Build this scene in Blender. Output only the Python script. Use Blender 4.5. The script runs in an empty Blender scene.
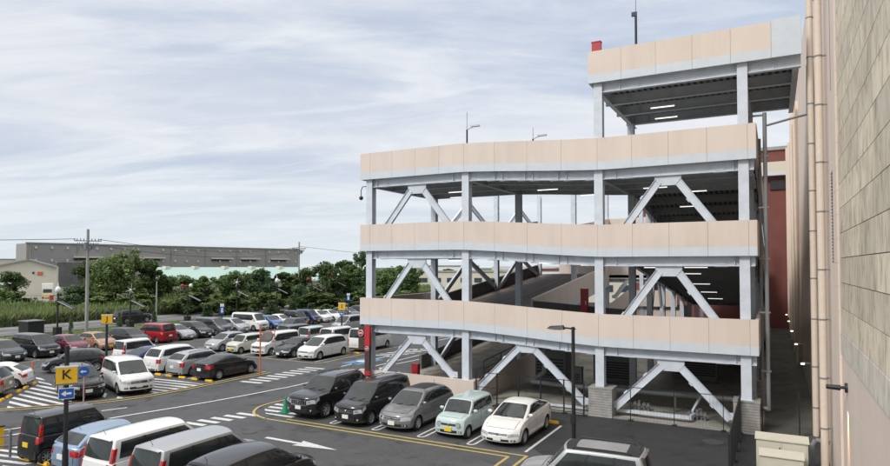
import bpy, bmesh, math, random
from mathutils import Vector, Matrix, noise
R=math.radians
random.seed(7)
sc=bpy.context.scene
COL=sc.collection
# ------------------------------------------------------------------ materials
def new_mat(name):
    m=bpy.data.materials.new(name); m.use_nodes=True
    nt=m.node_tree; b=nt.nodes['Principled BSDF']; return m,nt,b
def N(nt,t,**k):
    n=nt.nodes.new(t)
    for a,v in k.items():
        if a in n.inputs.keys() if hasattr(n.inputs,'keys') else False: n.inputs[a].default_value=v
        else: setattr(n,a,v)
    return n
def plain(name,c,rough=.6,metal=0,spec=.5,var=.0,scale=6,bump=0,coat=0,bscale=60,coords='Object'):
    m,nt,b=new_mat(name)
    b.inputs['Roughness'].default_value=rough; b.inputs['Metallic'].default_value=metal
    b.inputs['Specular IOR Level'].default_value=spec; b.inputs['Coat Weight'].default_value=coat
    b.inputs['Coat Roughness'].default_value=.04
    b.inputs['Base Color'].default_value=(*c,1)
    tc=nt.nodes.new('ShaderNodeTexCoord')
    if var:
        no=nt.nodes.new('ShaderNodeTexNoise'); no.inputs['Scale'].default_value=scale; no.inputs['Detail'].default_value=6
        no.inputs['Roughness'].default_value=.65
        nt.links.new(tc.outputs[coords],no.inputs['Vector'])
        mr=nt.nodes.new('ShaderNodeMapRange'); mr.inputs[1].default_value=.3; mr.inputs[2].default_value=.7
        mr.inputs[3].default_value=1-var; mr.inputs[4].default_value=1+var
        nt.links.new(no.outputs['Fac'],mr.inputs[0])
        mx=nt.nodes.new('ShaderNodeVectorMath'); mx.operation='SCALE'; mx.inputs[0].default_value=c
        nt.links.new(mr.outputs[0],mx.inputs['Scale']); nt.links.new(mx.outputs[0],b.inputs['Base Color'])
    if bump:
        n2=nt.nodes.new('ShaderNodeTexNoise'); n2.inputs['Scale'].default_value=bscale; n2.inputs['Detail'].default_value=4
        nt.links.new(tc.outputs[coords],n2.inputs['Vector'])
        bp=nt.nodes.new('ShaderNodeBump'); bp.inputs['Strength'].default_value=bump; bp.inputs['Distance'].default_value=.02
        nt.links.new(n2.outputs['Fac'],bp.inputs['Height']); nt.links.new(bp.outputs[0],b.inputs['Normal'])
    return m
def streaky(name,c,c2,amt,zs=.25,xs=3,rough=.8,joint=None):
    """weathered surface: vertical dirt streaks plus large blotches"""
    m,nt,b=new_mat(name); b.inputs['Roughness'].default_value=rough
    tc=nt.nodes.new('ShaderNodeTexCoord'); mp=nt.nodes.new('ShaderNodeMapping'); mp.inputs['Scale'].default_value=(xs,xs,zs)
    no=nt.nodes.new('ShaderNodeTexNoise'); no.inputs['Scale'].default_value=1; no.inputs['Detail'].default_value=7; no.inputs['Roughness'].default_value=.6
    nt.links.new(tc.outputs['Object'],mp.inputs[0]); nt.links.new(mp.outputs[0],no.inputs['Vector'])
    n2=nt.nodes.new('ShaderNodeTexNoise'); n2.inputs['Scale'].default_value=.35; n2.inputs['Detail'].default_value=5
    nt.links.new(tc.outputs['Object'],n2.inputs['Vector'])
    mu=nt.nodes.new('ShaderNodeMath'); mu.operation='MULTIPLY'; nt.links.new(no.outputs['Fac'],mu.inputs[0]); nt.links.new(n2.outputs['Fac'],mu.inputs[1])
    mr=nt.nodes.new('ShaderNodeMapRange'); mr.inputs[1].default_value=.16; mr.inputs[2].default_value=.38; mr.inputs[4].default_value=amt
    nt.links.new(mu.outputs[0],mr.inputs[0])
    mx=nt.nodes.new('ShaderNodeMix'); mx.data_type='RGBA'; mx.inputs[6].default_value=(*c,1); mx.inputs[7].default_value=(*c2,1)
    nt.links.new(mr.outputs[0],mx.inputs[0]); nt.links.new(mx.outputs[2],b.inputs['Base Color'])
    return m
def emit(name,c,s):
    m,nt,b=new_mat(name); b.inputs['Base Color'].default_value=(*c,1)
    b.inputs['Emission Color'].default_value=(*c,1); b.inputs['Emission Strength'].default_value=s; return m
M={}
M['beige']=streaky('beige_panel',(.67,.58,.515),(.55,.465,.40),.55,.22,1.6,.55)
M['joint']=plain('joint_sealant',(.55,.475,.42),.8)
M['strip']=plain('pale_blue_grey_trim',(.56,.61,.66),.5,var=.05,scale=2)
M['steel']=plain('light_grey_steel',(.57,.62,.68),.45,var=.10,scale=2.2)
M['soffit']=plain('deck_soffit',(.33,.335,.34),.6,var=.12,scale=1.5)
M['deck']=plain('deck_asphalt',(.17,.17,.168),.85,var=.15,scale=2)
M['conc']=streaky('concrete',(.33,.325,.31),(.20,.195,.18),.8,.4,2.5,.9)
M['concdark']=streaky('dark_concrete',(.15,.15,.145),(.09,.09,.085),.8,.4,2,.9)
M['block']=None
M['black']=plain('black_metal',(.018,.018,.02),.45,var=.1)
M['rubber']=plain('rubber',(.022,.022,.023),.85,var=.15,scale=20)
M['red']=plain('red_paint',(.42,.025,.03),.45,var=.08)
M['redwall']=plain('red_brown_wall',(.165,.055,.045),.8,var=.1,scale=.6)
M['brown']=plain('dark_brown_panel',(.06,.035,.03),.5)
M['white']=plain('white_paint',(.75,.75,.74),.5,var=.04)
M['silver']=plain('silver_metal',(.55,.56,.57),.3,metal=.7)
M['glass']=plain('car_glass',(.026,.032,.032),.03,spec=.6,var=.5,scale=1.3)
M['wglass']=plain('window_glass',(.05,.07,.08),.08,spec=.7)
M['lens']=plain('lamp_lens',(.36,.38,.40),.08,spec=.8,coat=.6)
M['redlens']=plain('tail_lens',(.42,.012,.012),.12,coat=.6)
M['amber']=plain('amber_lens',(.7,.25,.03),.15,coat=.5)
M['chrome']=plain('chrome',(.62,.62,.62),.15,metal=1)
M['plate_w']=plain('white_plate',(.72,.73,.7),.5)
M['plate_y']=plain('yellow_plate',(.75,.52,.03),.5)
M['yellow']=plain('yellow_plastic',(.80,.46,.02),.5,var=.08,scale=10)
M['blue']=plain('sign_blue',(.02,.10,.42),.4)
M['orange']=plain('orange_paint',(.55,.14,.05),.5)
M['green']=plain('cone_green',(.02,.22,.11),.5)
M['pipe']=plain('beige_pipe',(.66,.565,.47),.45,var=.05)
M['gpipe']=plain('grey_pipe',(.20,.21,.22),.45)
M['wallb']=streaky('beige_wall',(.74,.62,.53),(.64,.53,.445),.5,.2,1,.7)
M['cabinet']=plain('cream_cabinet',(.58,.55,.46),.5,var=.05,scale=2)
M['bark']=plain('bark',(.09,.07,.05),.9,var=.3,scale=4)
M['tube']=emit('fluorescent_tube',(1,1,.96),.95)
M['warm']=emit('warm_lamp',(1,.85,.6),2.5)
M['wirem']=plain('cable',(.04,.04,.045),.6)
M['greyclad']=plain('grey_cladding',(.29,.275,.27),.6,var=.04,scale=.2)
M['greenroof']=plain('green_metal_roof',(.33,.46,.41),.5,var=.05,scale=.1)
M['cream']=plain('cream_cladding',(.60,.56,.46),.7,var=.04,scale=.3)
M['dim']=plain('machine_grey',(.16,.165,.17),.6,var=.1)
# asphalt
def asphalt(name,c,var,blot):
    m,nt,b=new_mat(name); b.inputs['Roughness'].default_value=.8; b.inputs['Specular IOR Level'].default_value=.35
    tc=nt.nodes.new('ShaderNodeTexCoord')
    n1=nt.nodes.new('ShaderNodeTexNoise'); n1.inputs['Scale'].default_value=.18; n1.inputs['Detail'].default_value=8; n1.inputs['Roughness'].default_value=.62
    n2=nt.nodes.new('ShaderNodeTexNoise'); n2.inputs['Scale'].default_value=35; n2.inputs['Detail'].default_value=3
    n3=nt.nodes.new('ShaderNodeTexNoise'); n3.inputs['Scale'].default_value=1.6; n3.inputs['Detail'].default_value=6
    for n in (n1,n2,n3): nt.links.new(tc.outputs['Object'],n.inputs['Vector'])
    a=nt.nodes.new('ShaderNodeMapRange'); a.inputs[1].default_value=.35; a.inputs[2].default_value=.68; a.inputs[3].default_value=1-blot; a.inputs[4].default_value=1+blot
    nt.links.new(n1.outputs['Fac'],a.inputs[0])
    d=nt.nodes.new('ShaderNodeMapRange'); d.inputs[1].default_value=.3; d.inputs[2].default_value=.7; d.inputs[3].default_value=1-var; d.inputs[4].default_value=1+var
    nt.links.new(n2.outputs['Fac'],d.inputs[0])
    e=nt.nodes.new('ShaderNodeMapRange'); e.inputs[1].default_value=.3; e.inputs[2].default_value=.7; e.inputs[3].default_value=.9; e.inputs[4].default_value=1.1
    nt.links.new(n3.outputs['Fac'],e.inputs[0])
    mu=nt.nodes.new('ShaderNodeMath'); mu.operation='MULTIPLY'; nt.links.new(a.outputs[0],mu.inputs[0]); nt.links.new(d.outputs[0],mu.inputs[1])
    m3=nt.nodes.new('ShaderNodeMath'); m3.operation='MULTIPLY'; nt.links.new(mu.outputs[0],m3.inputs[0]); nt.links.new(e.outputs[0],m3.inputs[1])
    def M_(op,x,y):
        q=nt.nodes.new('ShaderNodeMath'); q.operation=op
        for i_,v_ in enumerate((x,y)):
            if isinstance(v_,(int,float)): q.inputs[i_].default_value=v_
            else: nt.links.new(v_,q.inputs[i_])
        return q.outputs[0]
    # oil and tyre stains
    n4=nt.nodes.new('ShaderNodeTexNoise'); n4.inputs['Scale'].default_value=.9; n4.inputs['Detail'].default_value=4; n4.inputs['Distortion'].default_value=.8; nt.links.new(tc.outputs['Object'],n4.inputs['Vector'])
    st=nt.nodes.new('ShaderNodeMapRange'); st.inputs[1].default_value=.56; st.inputs[2].default_value=.70; st.inputs[3].default_value=1; st.inputs[4].default_value=.55; nt.links.new(n4.outputs['Fac'],st.inputs[0])
    # repair patches: big cells of slightly different tone with sealed joints
    vo=nt.nodes.new('ShaderNodeTexVoronoi'); vo.feature='DISTANCE_TO_EDGE'; vo.inputs['Scale'].default_value=.11; 
    wn=nt.nodes.new('ShaderNodeTexNoise'); wn.inputs['Scale'].default_value=.8; wn.inputs['Detail'].default_value=5; nt.links.new(tc.outputs['Object'],wn.inputs['Vector'])
    ws_=nt.nodes.new('ShaderNodeVectorMath'); ws_.operation='SCALE'; ws_.inputs['Scale'].default_value=1.6; nt.links.new(wn.outputs['Color'],ws_.inputs[0])
    wa_=nt.nodes.new('ShaderNodeVectorMath'); wa_.operation='ADD'; nt.links.new(tc.outputs['Object'],wa_.inputs[0]); nt.links.new(ws_.outputs[0],wa_.inputs[1]); nt.links.new(wa_.outputs[0],vo.inputs['Vector'])
    ck=nt.nodes.new('ShaderNodeMapRange'); ck.inputs[1].default_value=.0; ck.inputs[2].default_value=.004; ck.inputs[3].default_value=.7; ck.inputs[4].default_value=1; nt.links.new(vo.outputs['Distance'],ck.inputs[0])
    tot=M_('MULTIPLY',M_('MULTIPLY',m3.outputs[0],st.outputs[0]),ck.outputs[0])
    vm=nt.nodes.new('ShaderNodeVectorMath'); vm.operation='SCALE'; vm.inputs[0].default_value=c
    nt.links.new(tot,vm.inputs['Scale']); nt.links.new(vm.outputs[0],b.inputs['Base Color'])
    bp=nt.nodes.new('ShaderNodeBump'); bp.inputs['Strength'].default_value=.25; bp.inputs['Distance'].default_value=.01
    nt.links.new(n2.outputs['Fac'],bp.inputs['Height']); nt.links.new(bp.outputs[0],b.inputs['Normal'])
    return m
M['asphalt']=asphalt('asphalt_lot',(.078,.079,.082),.25,.14)
M['asphalt2']=asphalt('asphalt_fresh',(.040,.041,.043),.25,.12)
M['road']=asphalt('asphalt_road',(.13,.13,.13),.2,.15)
M['paving']=asphalt('pale_paving',(.26,.25,.23),.15,.15)
M['alley']=asphalt('alley_concrete',(.11,.115,.10),.2,.3)
M['slabc']=asphalt('garage_floor',(.34,.33,.29),.12,.25)
M['verge']=asphalt('verge_turf',(.085,.12,.035),.5,.35)
M['soil']=asphalt('field_soil',(.09,.105,.05),.4,.3)
def paint(name,c):
    m,nt,b=new_mat(name); b.inputs['Roughness'].default_value=.7
    tc=nt.nodes.new('ShaderNodeTexCoord'); no=nt.nodes.new('ShaderNodeTexNoise'); no.inputs['Scale'].default_value=9; no.inputs['Detail'].default_value=8; no.inputs['Roughness'].default_value=.75
    nt.links.new(tc.outputs['Object'],no.inputs['Vector'])
    mr=nt.nodes.new('ShaderNodeMapRange'); mr.inputs[1].default_value=.36; mr.inputs[2].default_value=.5; mr.inputs[3].default_value=.45
    nt.links.new(no.outputs['Fac'],mr.inputs[0])
    mx=nt.nodes.new('ShaderNodeMix'); mx.data_type='RGBA'; mx.inputs[6].default_value=(.08,.08,.08,1); mx.inputs[7].default_value=(*c,1)
    nt.links.new(mr.outputs[0],mx.inputs[0]); nt.links.new(mx.outputs[2],b.inputs['Base Color']); return m
M['pw']=paint('white_road_paint',(.62,.62,.61)); M['py']=paint('yellow_road_paint',(.48,.37,.12)); M['po']=paint('orange_road_paint',(.60,.22,.05))
M['pb']=paint('blue_road_paint',(.10,.22,.38))
# block pedestal with courses
def blockmat():
    m,nt,b=new_mat('block_courses'); b.inputs['Roughness'].default_value=.9
    tc=nt.nodes.new('ShaderNodeTexCoord'); br=nt.nodes.new('ShaderNodeTexWave'); br.wave_type='BANDS'; br.bands_direction='Z'
    br.inputs['Scale'].default_value=2.6; br.inputs['Distortion'].default_value=0
    nt.links.new(tc.outputs['Object'],br.inputs['Vector'])
    r=nt.nodes.new('ShaderNodeMapRange'); r.inputs[1].default_value=.0; r.inputs[2].default_value=.12; nt.links.new(br.outputs['Fac'],r.inputs[0])
    no=nt.nodes.new('ShaderNodeTexNoise'); no.inputs['Scale'].default_value=3; no.inputs['Detail'].default_value=6; nt.links.new(tc.outputs['Object'],no.inputs['Vector'])
    r2=nt.nodes.new('ShaderNodeMapRange'); r2.inputs[1].default_value=.3; r2.inputs[2].default_value=.7; r2.inputs[3].default_value=.75; r2.inputs[4].default_value=1.15; nt.links.new(no.outputs['Fac'],r2.inputs[0])
    mx=nt.nodes.new('ShaderNodeMix'); mx.data_type='RGBA'; mx.inputs[6].default_value=(.13,.13,.125,1); mx.inputs[7].default_value=(.34,.335,.32,1)
    nt.links.new(r.outputs[0],mx.inputs[0]); vm=nt.nodes.new('ShaderNodeVectorMath'); vm.operation='SCALE'
    nt.links.new(mx.outputs[2],vm.inputs[0]); nt.links.new(r2.outputs[0],vm.inputs['Scale']); nt.links.new(vm.outputs[0],b.inputs['Base Color']); return m
M['block']=blockmat()
def stonemat(name,c1,c2,c3):
    m,nt,b=new_mat(name); b.inputs['Roughness'].default_value=.6
    tc=nt.nodes.new('ShaderNodeTexCoord'); mp=nt.nodes.new('ShaderNodeMapping'); mp.inputs['Scale'].default_value=(1,1.3,.55); mp.inputs['Rotation'].default_value=(.35,0,0)
    gi=nt.nodes.new('ShaderNodeNewGeometry')
    ad=nt.nodes.new('ShaderNodeVectorMath'); ad.operation='ADD'
    cb=nt.nodes.new('ShaderNodeCombineXYZ'); mm=nt.nodes.new('ShaderNodeMath'); mm.operation='MULTIPLY'; mm.inputs[1].default_value=37
    nt.links.new(gi.outputs['Random Per Island'],mm.inputs[0]); nt.links.new(mm.outputs[0],cb.inputs[1]); nt.links.new(mm.outputs[0],cb.inputs[2])
    nt.links.new(tc.outputs['Object'],mp.inputs[0]); nt.links.new(mp.outputs[0],ad.inputs[0]); nt.links.new(cb.outputs[0],ad.inputs[1])
    no=nt.nodes.new('ShaderNodeTexNoise'); no.inputs['Scale'].default_value=1.7; no.inputs['Detail'].default_value=9; no.inputs['Roughness'].default_value=.6; no.inputs['Distortion'].default_value=1.6
    nt.links.new(ad.outputs[0],no.inputs['Vector'])
    cr=nt.nodes.new('ShaderNodeValToRGB'); e=cr.color_ramp.elements
    e[0].position=.33; e[0].color=(*c3,1); e[1].position=.62; e[1].color=(*c1,1); k=cr.color_ramp.elements.new(.48); k.color=(*c2,1)
    nt.links.new(no.outputs['Fac'],cr.inputs[0])
    hv=nt.nodes.new('ShaderNodeHueSaturation'); mr=nt.nodes.new('ShaderNodeMapRange'); mr.inputs[3].default_value=.80; mr.inputs[4].default_value=1.12
    nt.links.new(gi.outputs['Random Per Island'],mr.inputs[0]); nt.links.new(mr.outputs[0],hv.inputs['Value']); nt.links.new(cr.outputs[0],hv.inputs['Color'])
    nt.links.new(hv.outputs[0],b.inputs['Base Color']); return m
M['stone']=stonemat('travertine',(.78,.69,.55),(.66,.57,.44),(.40,.335,.25))
M['stonepale']=stonemat('pale_travertine',(.70,.65,.56),(.61,.565,.48),(.46,.42,.35))
def leafmat(name,c,c2,hue=.02):
    m,nt,b=new_mat(name); b.inputs['Roughness'].default_value=.55; b.inputs['Specular IOR Level'].default_value=.3
    g=nt.nodes.new('ShaderNodeNewGeometry'); oi=nt.nodes.new('ShaderNodeObjectInfo')
    mx=nt.nodes.new('ShaderNodeMix'); mx.data_type='RGBA'; mx.inputs[6].default_value=(*c,1); mx.inputs[7].default_value=(*c2,1)
    nt.links.new(g.outputs['Random Per Island'],mx.inputs[0])
    hv=nt.nodes.new('ShaderNodeHueSaturation'); mr=nt.nodes.new('ShaderNodeMapRange'); mr.inputs[3].default_value=.75; mr.inputs[4].default_value=1.2
    nt.links.new(oi.outputs['Random'],mr.inputs[0]); nt.links.new(mr.outputs[0],hv.inputs['Value'])
    nt.links.new(mx.outputs[2],hv.inputs['Color']); nt.links.new(hv.outputs[0],b.inputs['Base Color'])
    tr=nt.nodes.new('ShaderNodeBsdfTranslucent'); nt.links.new(hv.outputs[0],tr.inputs['Color'])
    ms=nt.nodes.new('ShaderNodeMixShader'); ms.inputs[0].default_value=.3
    nt.links.new(b.outputs[0],ms.inputs[1]); nt.links.new(tr.outputs[0],ms.inputs[2]); nt.links.new(ms.outputs[0],nt.nodes['Material Output'].inputs[0])
    return m
M['leaf']=leafmat('leaf_dark',(.075,.13,.045),(.17,.24,.085))
M['leaf2']=leafmat('leaf_olive',(.09,.15,.05),(.22,.28,.10))
M['leaf3']=leafmat('leaf_bluegreen',(.07,.125,.06),(.15,.22,.105))
M['grassm']=leafmat('tall_grass_leaf',(.13,.19,.06),(.21,.27,.10))
M['drygrass']=leafmat('dry_grass_leaf',(.16,.13,.08),(.27,.24,.15))
# ------------------------------------------------------------------ mesh builder
class MB:
    def __init__(s): s.v=[];s.f=[];s.m=[];s.sm=[]
    def face(s,pts,m=0,sm=False):
        b=len(s.v); s.v+= [tuple(p) for p in pts]; s.f.append(tuple(range(b,b+len(pts)))); s.m.append(m); s.sm.append(sm)
    def grid(s,rows,m=0,sm=True,closed=False):
        b=len(s.v); n=len(rows[0])
        for r in rows: s.v+=[tuple(p) for p in r]
        for i in range(len(rows)-1):
            for j in range(n if closed else n-1):
                k=(j+1)%n
                s.f.append((b+i*n+j,b+i*n+k,b+(i+1)*n+k,b+(i+1)*n+j)); s.m.append(m); s.sm.append(sm)
    def hexa(s,p,m=0):  # 8 pts bottom 4, top 4
        b=len(s.v); s.v+=[tuple(q) for q in p]
        for f in ((0,3,2,1),(4,5,6,7),(0,1,5,4),(1,2,6,5),(2,3,7,6),(3,0,4,7)):
            s.f.append(tuple(b+i for i in f)); s.m.append(m); s.sm.append(False)
    def box(s,x0,x1,y0,y1,z0,z1,m=0):
        s.hexa([(x0,y0,z0),(x1,y0,z0),(x1,y1,z0),(x0,y1,z0),(x0,y0,z1),(x1,y0,z1),(x1,y1,z1),(x0,y1,z1)],m)
    def bar(s,p,q,w,h,m=0,up=(0,0,1)):  # box from p to q, w sideways, h along up
        p=Vector(p);q=Vector(q);d=(q-p).normalized();u=Vector(up)
        if abs(d.dot(u))>.98: u=Vector((0,1,0))
        r=d.cross(u).normalized()*w/2; u=r.cross(d).normalized()*h/2
        s.hexa([p-r-u,p+r-u,q+r-u,q-r-u,p-r+u,p+r+u,q+r+u,q-r+u],m)
    def cyl(s,p,q,r,n=10,m=0,r2=None,cap=True):
        p=Vector(p);q=Vector(q);d=(q-p).normalized();u=Vector((0,0,1)) if abs(d.z)<.9 else Vector((1,0,0))
        a=d.cross(u).normalized();c=d.cross(a); r2=r if r2 is None else r2
        A=[p+(a*math.cos(t)+c*math.sin(t))*r for t in [2*math.pi*i/n for i in range(n)]]
        B=[q+(a*math.cos(t)+c*math.sin(t))*r2 for t in [2*math.pi*i/n for i in range(n)]]
        s.grid([A,B],m,True,True)
        if cap: s.face(A,m); s.face(B[::-1],m)
    def tube(s,pts,r,n=8,m=0):
        for a,b in zip(pts,pts[1:]): s.cyl(a,b,r,n,m)
    def sphere(s,c,r,m=0,n=10,sz=1):
        rows=[]
        for i in range(n//2+1):
            t=math.pi*i/(n//2)
            rows.append([(c[0]+r*math.sin(t)*math.cos(2*math.pi*j/n),c[1]+r*math.sin(t)*math.sin(2*math.pi*j/n),c[2]+r*sz*math.cos(t)) for j in range(n)])
        s.grid(rows,m,True,True)
    def mesh(s,name,mats,off=(0,0,0),weld=False,recalc=True):
        me=bpy.data.meshes.new(name)
        v=s.v if tuple(off)==(0,0,0) else [(a-off[0],b-off[1],c-off[2]) for a,b,c in s.v]
        me.from_pydata(v,[],s.f)
        for m in mats: me.materials.append(m)
        me.polygons.foreach_set('material_index',s.m); me.polygons.foreach_set('use_smooth',s.sm)
        if weld or recalc:
            bm=bmesh.new(); bm.from_mesh(me)
            if weld: bmesh.ops.remove_doubles(bm,verts=bm.verts,dist=.0008)
            if recalc: bmesh.ops.recalc_face_normals(bm,faces=bm.faces)
            bm.to_mesh(me); bm.free()
        me.update(); return me
def link(name,data,parent=None,loc=(0,0,0),rz=0):
    o=bpy.data.objects.new(name,data); COL.objects.link(o)
    o.location=loc; o.rotation_euler=(0,0,rz)
    if parent: o.parent=parent
    return o
def mats_of(m): return [M[x] if isinstance(x,str) else x for x in (m if isinstance(m,(list,tuple)) else [m])]
def part(name,mb,m,parent,**k):
    """mesh in world coordinates made a child of an unrotated thing"""
    base=Vector(parent.location)
    p=parent
    while p.parent: p=p.parent; base=base+Vector(p.location)
    me=mb.mesh(name,mats_of(m),base,**k); return link(name,me,parent)
def tag(o,label=None,cat=None,group=None,kind=None):
    if label:o['label']=label
    if cat:o['category']=cat
    if group:o['group']=group
    if kind:o['kind']=kind
    return o
def solo(name,mb,m,label,cat,group=None,kind=None,**k):
    xs=[v[0] for v in mb.v];ys=[v[1] for v in mb.v];zs=[v[2] for v in mb.v]
    org=((min(xs)+max(xs))/2,(min(ys)+max(ys))/2,min(zs))
    o=link(name,mb.mesh(name,mats_of(m),org,**k),None,org); return tag(o,label,cat,group,kind)
def struct(name,mb,m,**k): 
    o=link(name,mb.mesh(name,mats_of(m),**k)); o['kind']='structure'; return o
def thing(name,label,cat,loc=(0,0,0),rz=0,group=None):
    return tag(link(name,None,None,loc,rz),label,cat,group)
def letter(ch,size,depth=.006):
    cu=bpy.data.curves.new('t','FONT'); cu.body=ch; cu.size=size; cu.extrude=depth; cu.align_x='CENTER'; cu.align_y='CENTER'; cu.offset=.008*size
    o=bpy.data.objects.new('t',cu); COL.objects.link(o); dg=bpy.context.evaluated_depsgraph_get()
    me=bpy.data.meshes.new_from_object(o.evaluated_get(dg)); bpy.data.objects.remove(o); return me
# ------------------------------------------------------------------ camera (station point 7.3 m above the lot)
F=614.;CX=445.;PY=248.5;TH=R(1.64);PH=R(28.25);H=7.3
cam=bpy.data.cameras.new('camera'); co=bpy.data.objects.new('camera',cam); COL.objects.link(co)
co.location=(0,0,H); co.rotation_euler=(R(90)+TH,0,PH)
cam.sensor_width=36; cam.lens=36*F/890; cam.shift_y=(PY-233)/890; cam.clip_end=4000; cam.clip_start=.1
sc.camera=co
def ray(px,py):
    r=(px-CX)/F;u=-(py-PY)/F
    fy=math.cos(TH)-u*math.sin(TH);fz=math.sin(TH)+u*math.cos(TH)
    return (r*math.cos(PH)-fy*math.sin(PH), r*math.sin(PH)+fy*math.cos(PH), fz)
def gp(px,py,z=0):
    """survey helper: ground point seen at a photo position"""
    d=ray(px,py);t=(z-H)/d[2];return Vector((d[0]*t,d[1]*t,z))
def far(px,depth):
    """ground point at a bearing and distance"""
    d=ray(px,266);w=-d[0]*math.sin(PH)+d[1]*math.cos(PH);t=depth/w
    return Vector((d[0]*t,d[1]*t,0))
def hz(py,depth): return H+(266-py)/F*depth
# ------------------------------------------------------------------ ground and markings
def sheet(name,x0,x1,y0,y1,z,m,n=1):
    mb=MB(); mb.face([(x0,y0,z),(x1,y0,z),(x1,y1,z),(x0,y1,z)]); return struct(name,mb,m)
def poly(name,pts,z,m):
    mb=MB(); mb.face([(p[0],p[1],z) for p in pts]); return struct(name,mb,m)
sheet('ground',-1600,900,-300,2200,-.03,'soil')
sheet('parking_lot',-60.2,-8.0,-12,110,0,'asphalt')
poly('parking_lot_annex',[(-8.0,-12),(1.6,-12),(1.6,29.95),(-13.9,29.95),(-14.3,28.9),(-8.0,22.9)],.004,'asphalt2')
sheet('apron',-8.0,1.65,-12,110,-.004,'alley')
sheet('alley',-.55,1.65,30.1,82,.004,'alley')
sheet('garage_floor',-14.3,-.55,30.2,82,.004,'slabc')
sheet('grass_verge',-70,-62.3,-20,140,.02,'verge')
sheet('verge_path',-62.2,-60.25,-20,140,.012,'paving')
mb=MB(); mb.box(-60.28,-60.12,-12,110,-.02,.12); mb.box(-70.1,-69.95,-20,140,-.02,.13); struct('kerb',mb,'conc')
sheet('road',-78.5,-70.1,-60,220,.0,'road')
sheet('roadside_pavement',-81,-78.5,-60,220,.008,'paving')
mb=MB()
for (x,w) in ((-74.3,.12),(-77.9,.12),(-70.8,.12)):
    mb.box(x-w/2,x+w/2,-40,200,.001,.005)
struct('road_line',mb,'pw')
poly('yard_pavement',[far(-40,118),far(62,110),far(66,150),far(-40,150)],.0,'paving')
PW=MB();PYL=MB();PO=MB();PB=MB()
ZM=.008
def line(mb,pts,w,z=ZM):
    pts=[Vector((p[0],p[1],0)) for p in pts]
    for a,b in zip(pts,pts[1:]):
        d=(b-a).normalized();n=Vector((-d.y,d.x,0))*w/2;e=d*w*.25
        q=[a-n-e,b-n+e,b+n+e,a+n-e]; mb.face([(p.x,p.y,z) for p in q]); z+=.0006
def clip(poly_,a,c):  # keep a.p<=c
    out=[]
    for i in range(len(poly_)):
        p=poly_[i];q=poly_[(i+1)%len(poly_)];dp=a.dot(p)-c;dq=a.dot(q)-c
        if dp<=0: out.append(p)
        if dp*dq<0: out.append(p+(q-p)*(dp/(dp-dq)))
    return out
def hatch(mb,pts,ang,pitch,w,z=ZM,off=0):
    P=[Vector((p[0],p[1])) for p in pts]; n=Vector((-math.sin(ang),math.cos(ang)))
    lo=min(n.dot(p) for p in P);hi=max(n.dot(p) for p in P);c=lo+off
    while c<hi:
        q=clip(clip(P,n,c+w),-n,-c)
        if len(q)>2: mb.face([(p.x,p.y,z) for p in q])
        c+=pitch
def curve(pts,n=8):
    out=[];P=[Vector((p[0],p[1],0)) for p in pts];P=[P[0]]+P+[P[-1]]
    for i in range(1,len(P)-2):
        for k in range(n):
            t=k/n;a,b,c,d=P[i-1],P[i],P[i+1],P[i+2]
            out.append(.5*((2*b)+(c-a)*t+(2*a-5*b+4*c-d)*t*t+(3*b-a-3*c+d)*t**3))
    out.append(P[-2]);return out
# main aisle
line(PW,curve([(-30.6,9),(-29.25,14.3),(-28.04,18.94),(-26.9,23),(-26.1,27.2),(-25.75,32),(-25.7,60)]),.16)
line(PW,curve([(-31.6,11.5),(-30.3,15.0),(-29.9,16.2)]),.14)
line(PW,curve([(-30.0,19.3),(-29.55,20.3)]),.14)
line(PYL,curve([(-46,3.6),(-40,10.1),(-36.6,14.3),(-34.5,16.84),(-32.6,19.0),(-31.2,21.5),(-30.75,24),(-30.6,26.3),(-30.45,31.5)]),.13)
line(PYL,curve([(-46,4.4),(-40,10.9),(-36.9,14.75),(-34.8,17.2),(-32.9,19.5),(-31.62,21.8),(-31.2,24),(-31.05,26.3),(-30.95,31.6)]),.13)
line(PYL,curve([(-30.45,31.5),(-30.8,32.1),(-31.5,32.3),(-50,32.6)]) if False else [(-30.7,36.3),(-46,36.3)],.13)
line(PYL,[(-30.7,36.3),(-30.2,36.8),(-30.2,60)],.13)
line(PYL,[(-31.2,31.7),(-43.5,31.7)],.13)
line(PYL,[(-50.3,20),(-50.3,70)],.13)
line(PYL,[(-45.6,36.3),(-45.6,60)],.13)
# hatched end of the angled bays
A=[(-32.4,19.4),(-31.75,21.4),(-33,22.2),(-35.6,21.4),(-40.4,22.9),(-43.9,23.5),(-40.2,21.9),(-37.0,18.6),(-34.9,17.35)]
hatch(PW,[(-34.9,17.35),(-32.9,19.2),(-33.6,19.9),(-37.2,21.3),(-41.6,22.8),(-43.6,23.3),(-40.4,21.9),(-37.1,18.6)],R(-3),.62,.26)
hatch(PW,[(-37.5,22.0),(-32.2,21.2),(-31.9,21.75),(-37.5,22.5)],R(-38),.9,.3,off=.2)
hatch(PW,[(-36.8,24.2),(-31.5,23.4),(-31.15,26.6),(-36.6,26.6)],R(5),.62,.27)
# bay lines of the row behind
for k in range(6):
    x=-31.0-2.55*k
    line(PW,[(x-.12,27.4),(x-.12,31.4)],.12); 
for k in range(6):
    x=-31.0-2.55*k
    line(PW,[(x,36.7),(x,41)],.12); line(PW,[(x,42.2),(x,46.6)],.12)
for k in range(20):
    y=24.75+2.48*k
    for s in (-.16,.16): line(PW,[(-50.6,y+s),(-55.2,y+s)],.1)
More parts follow.
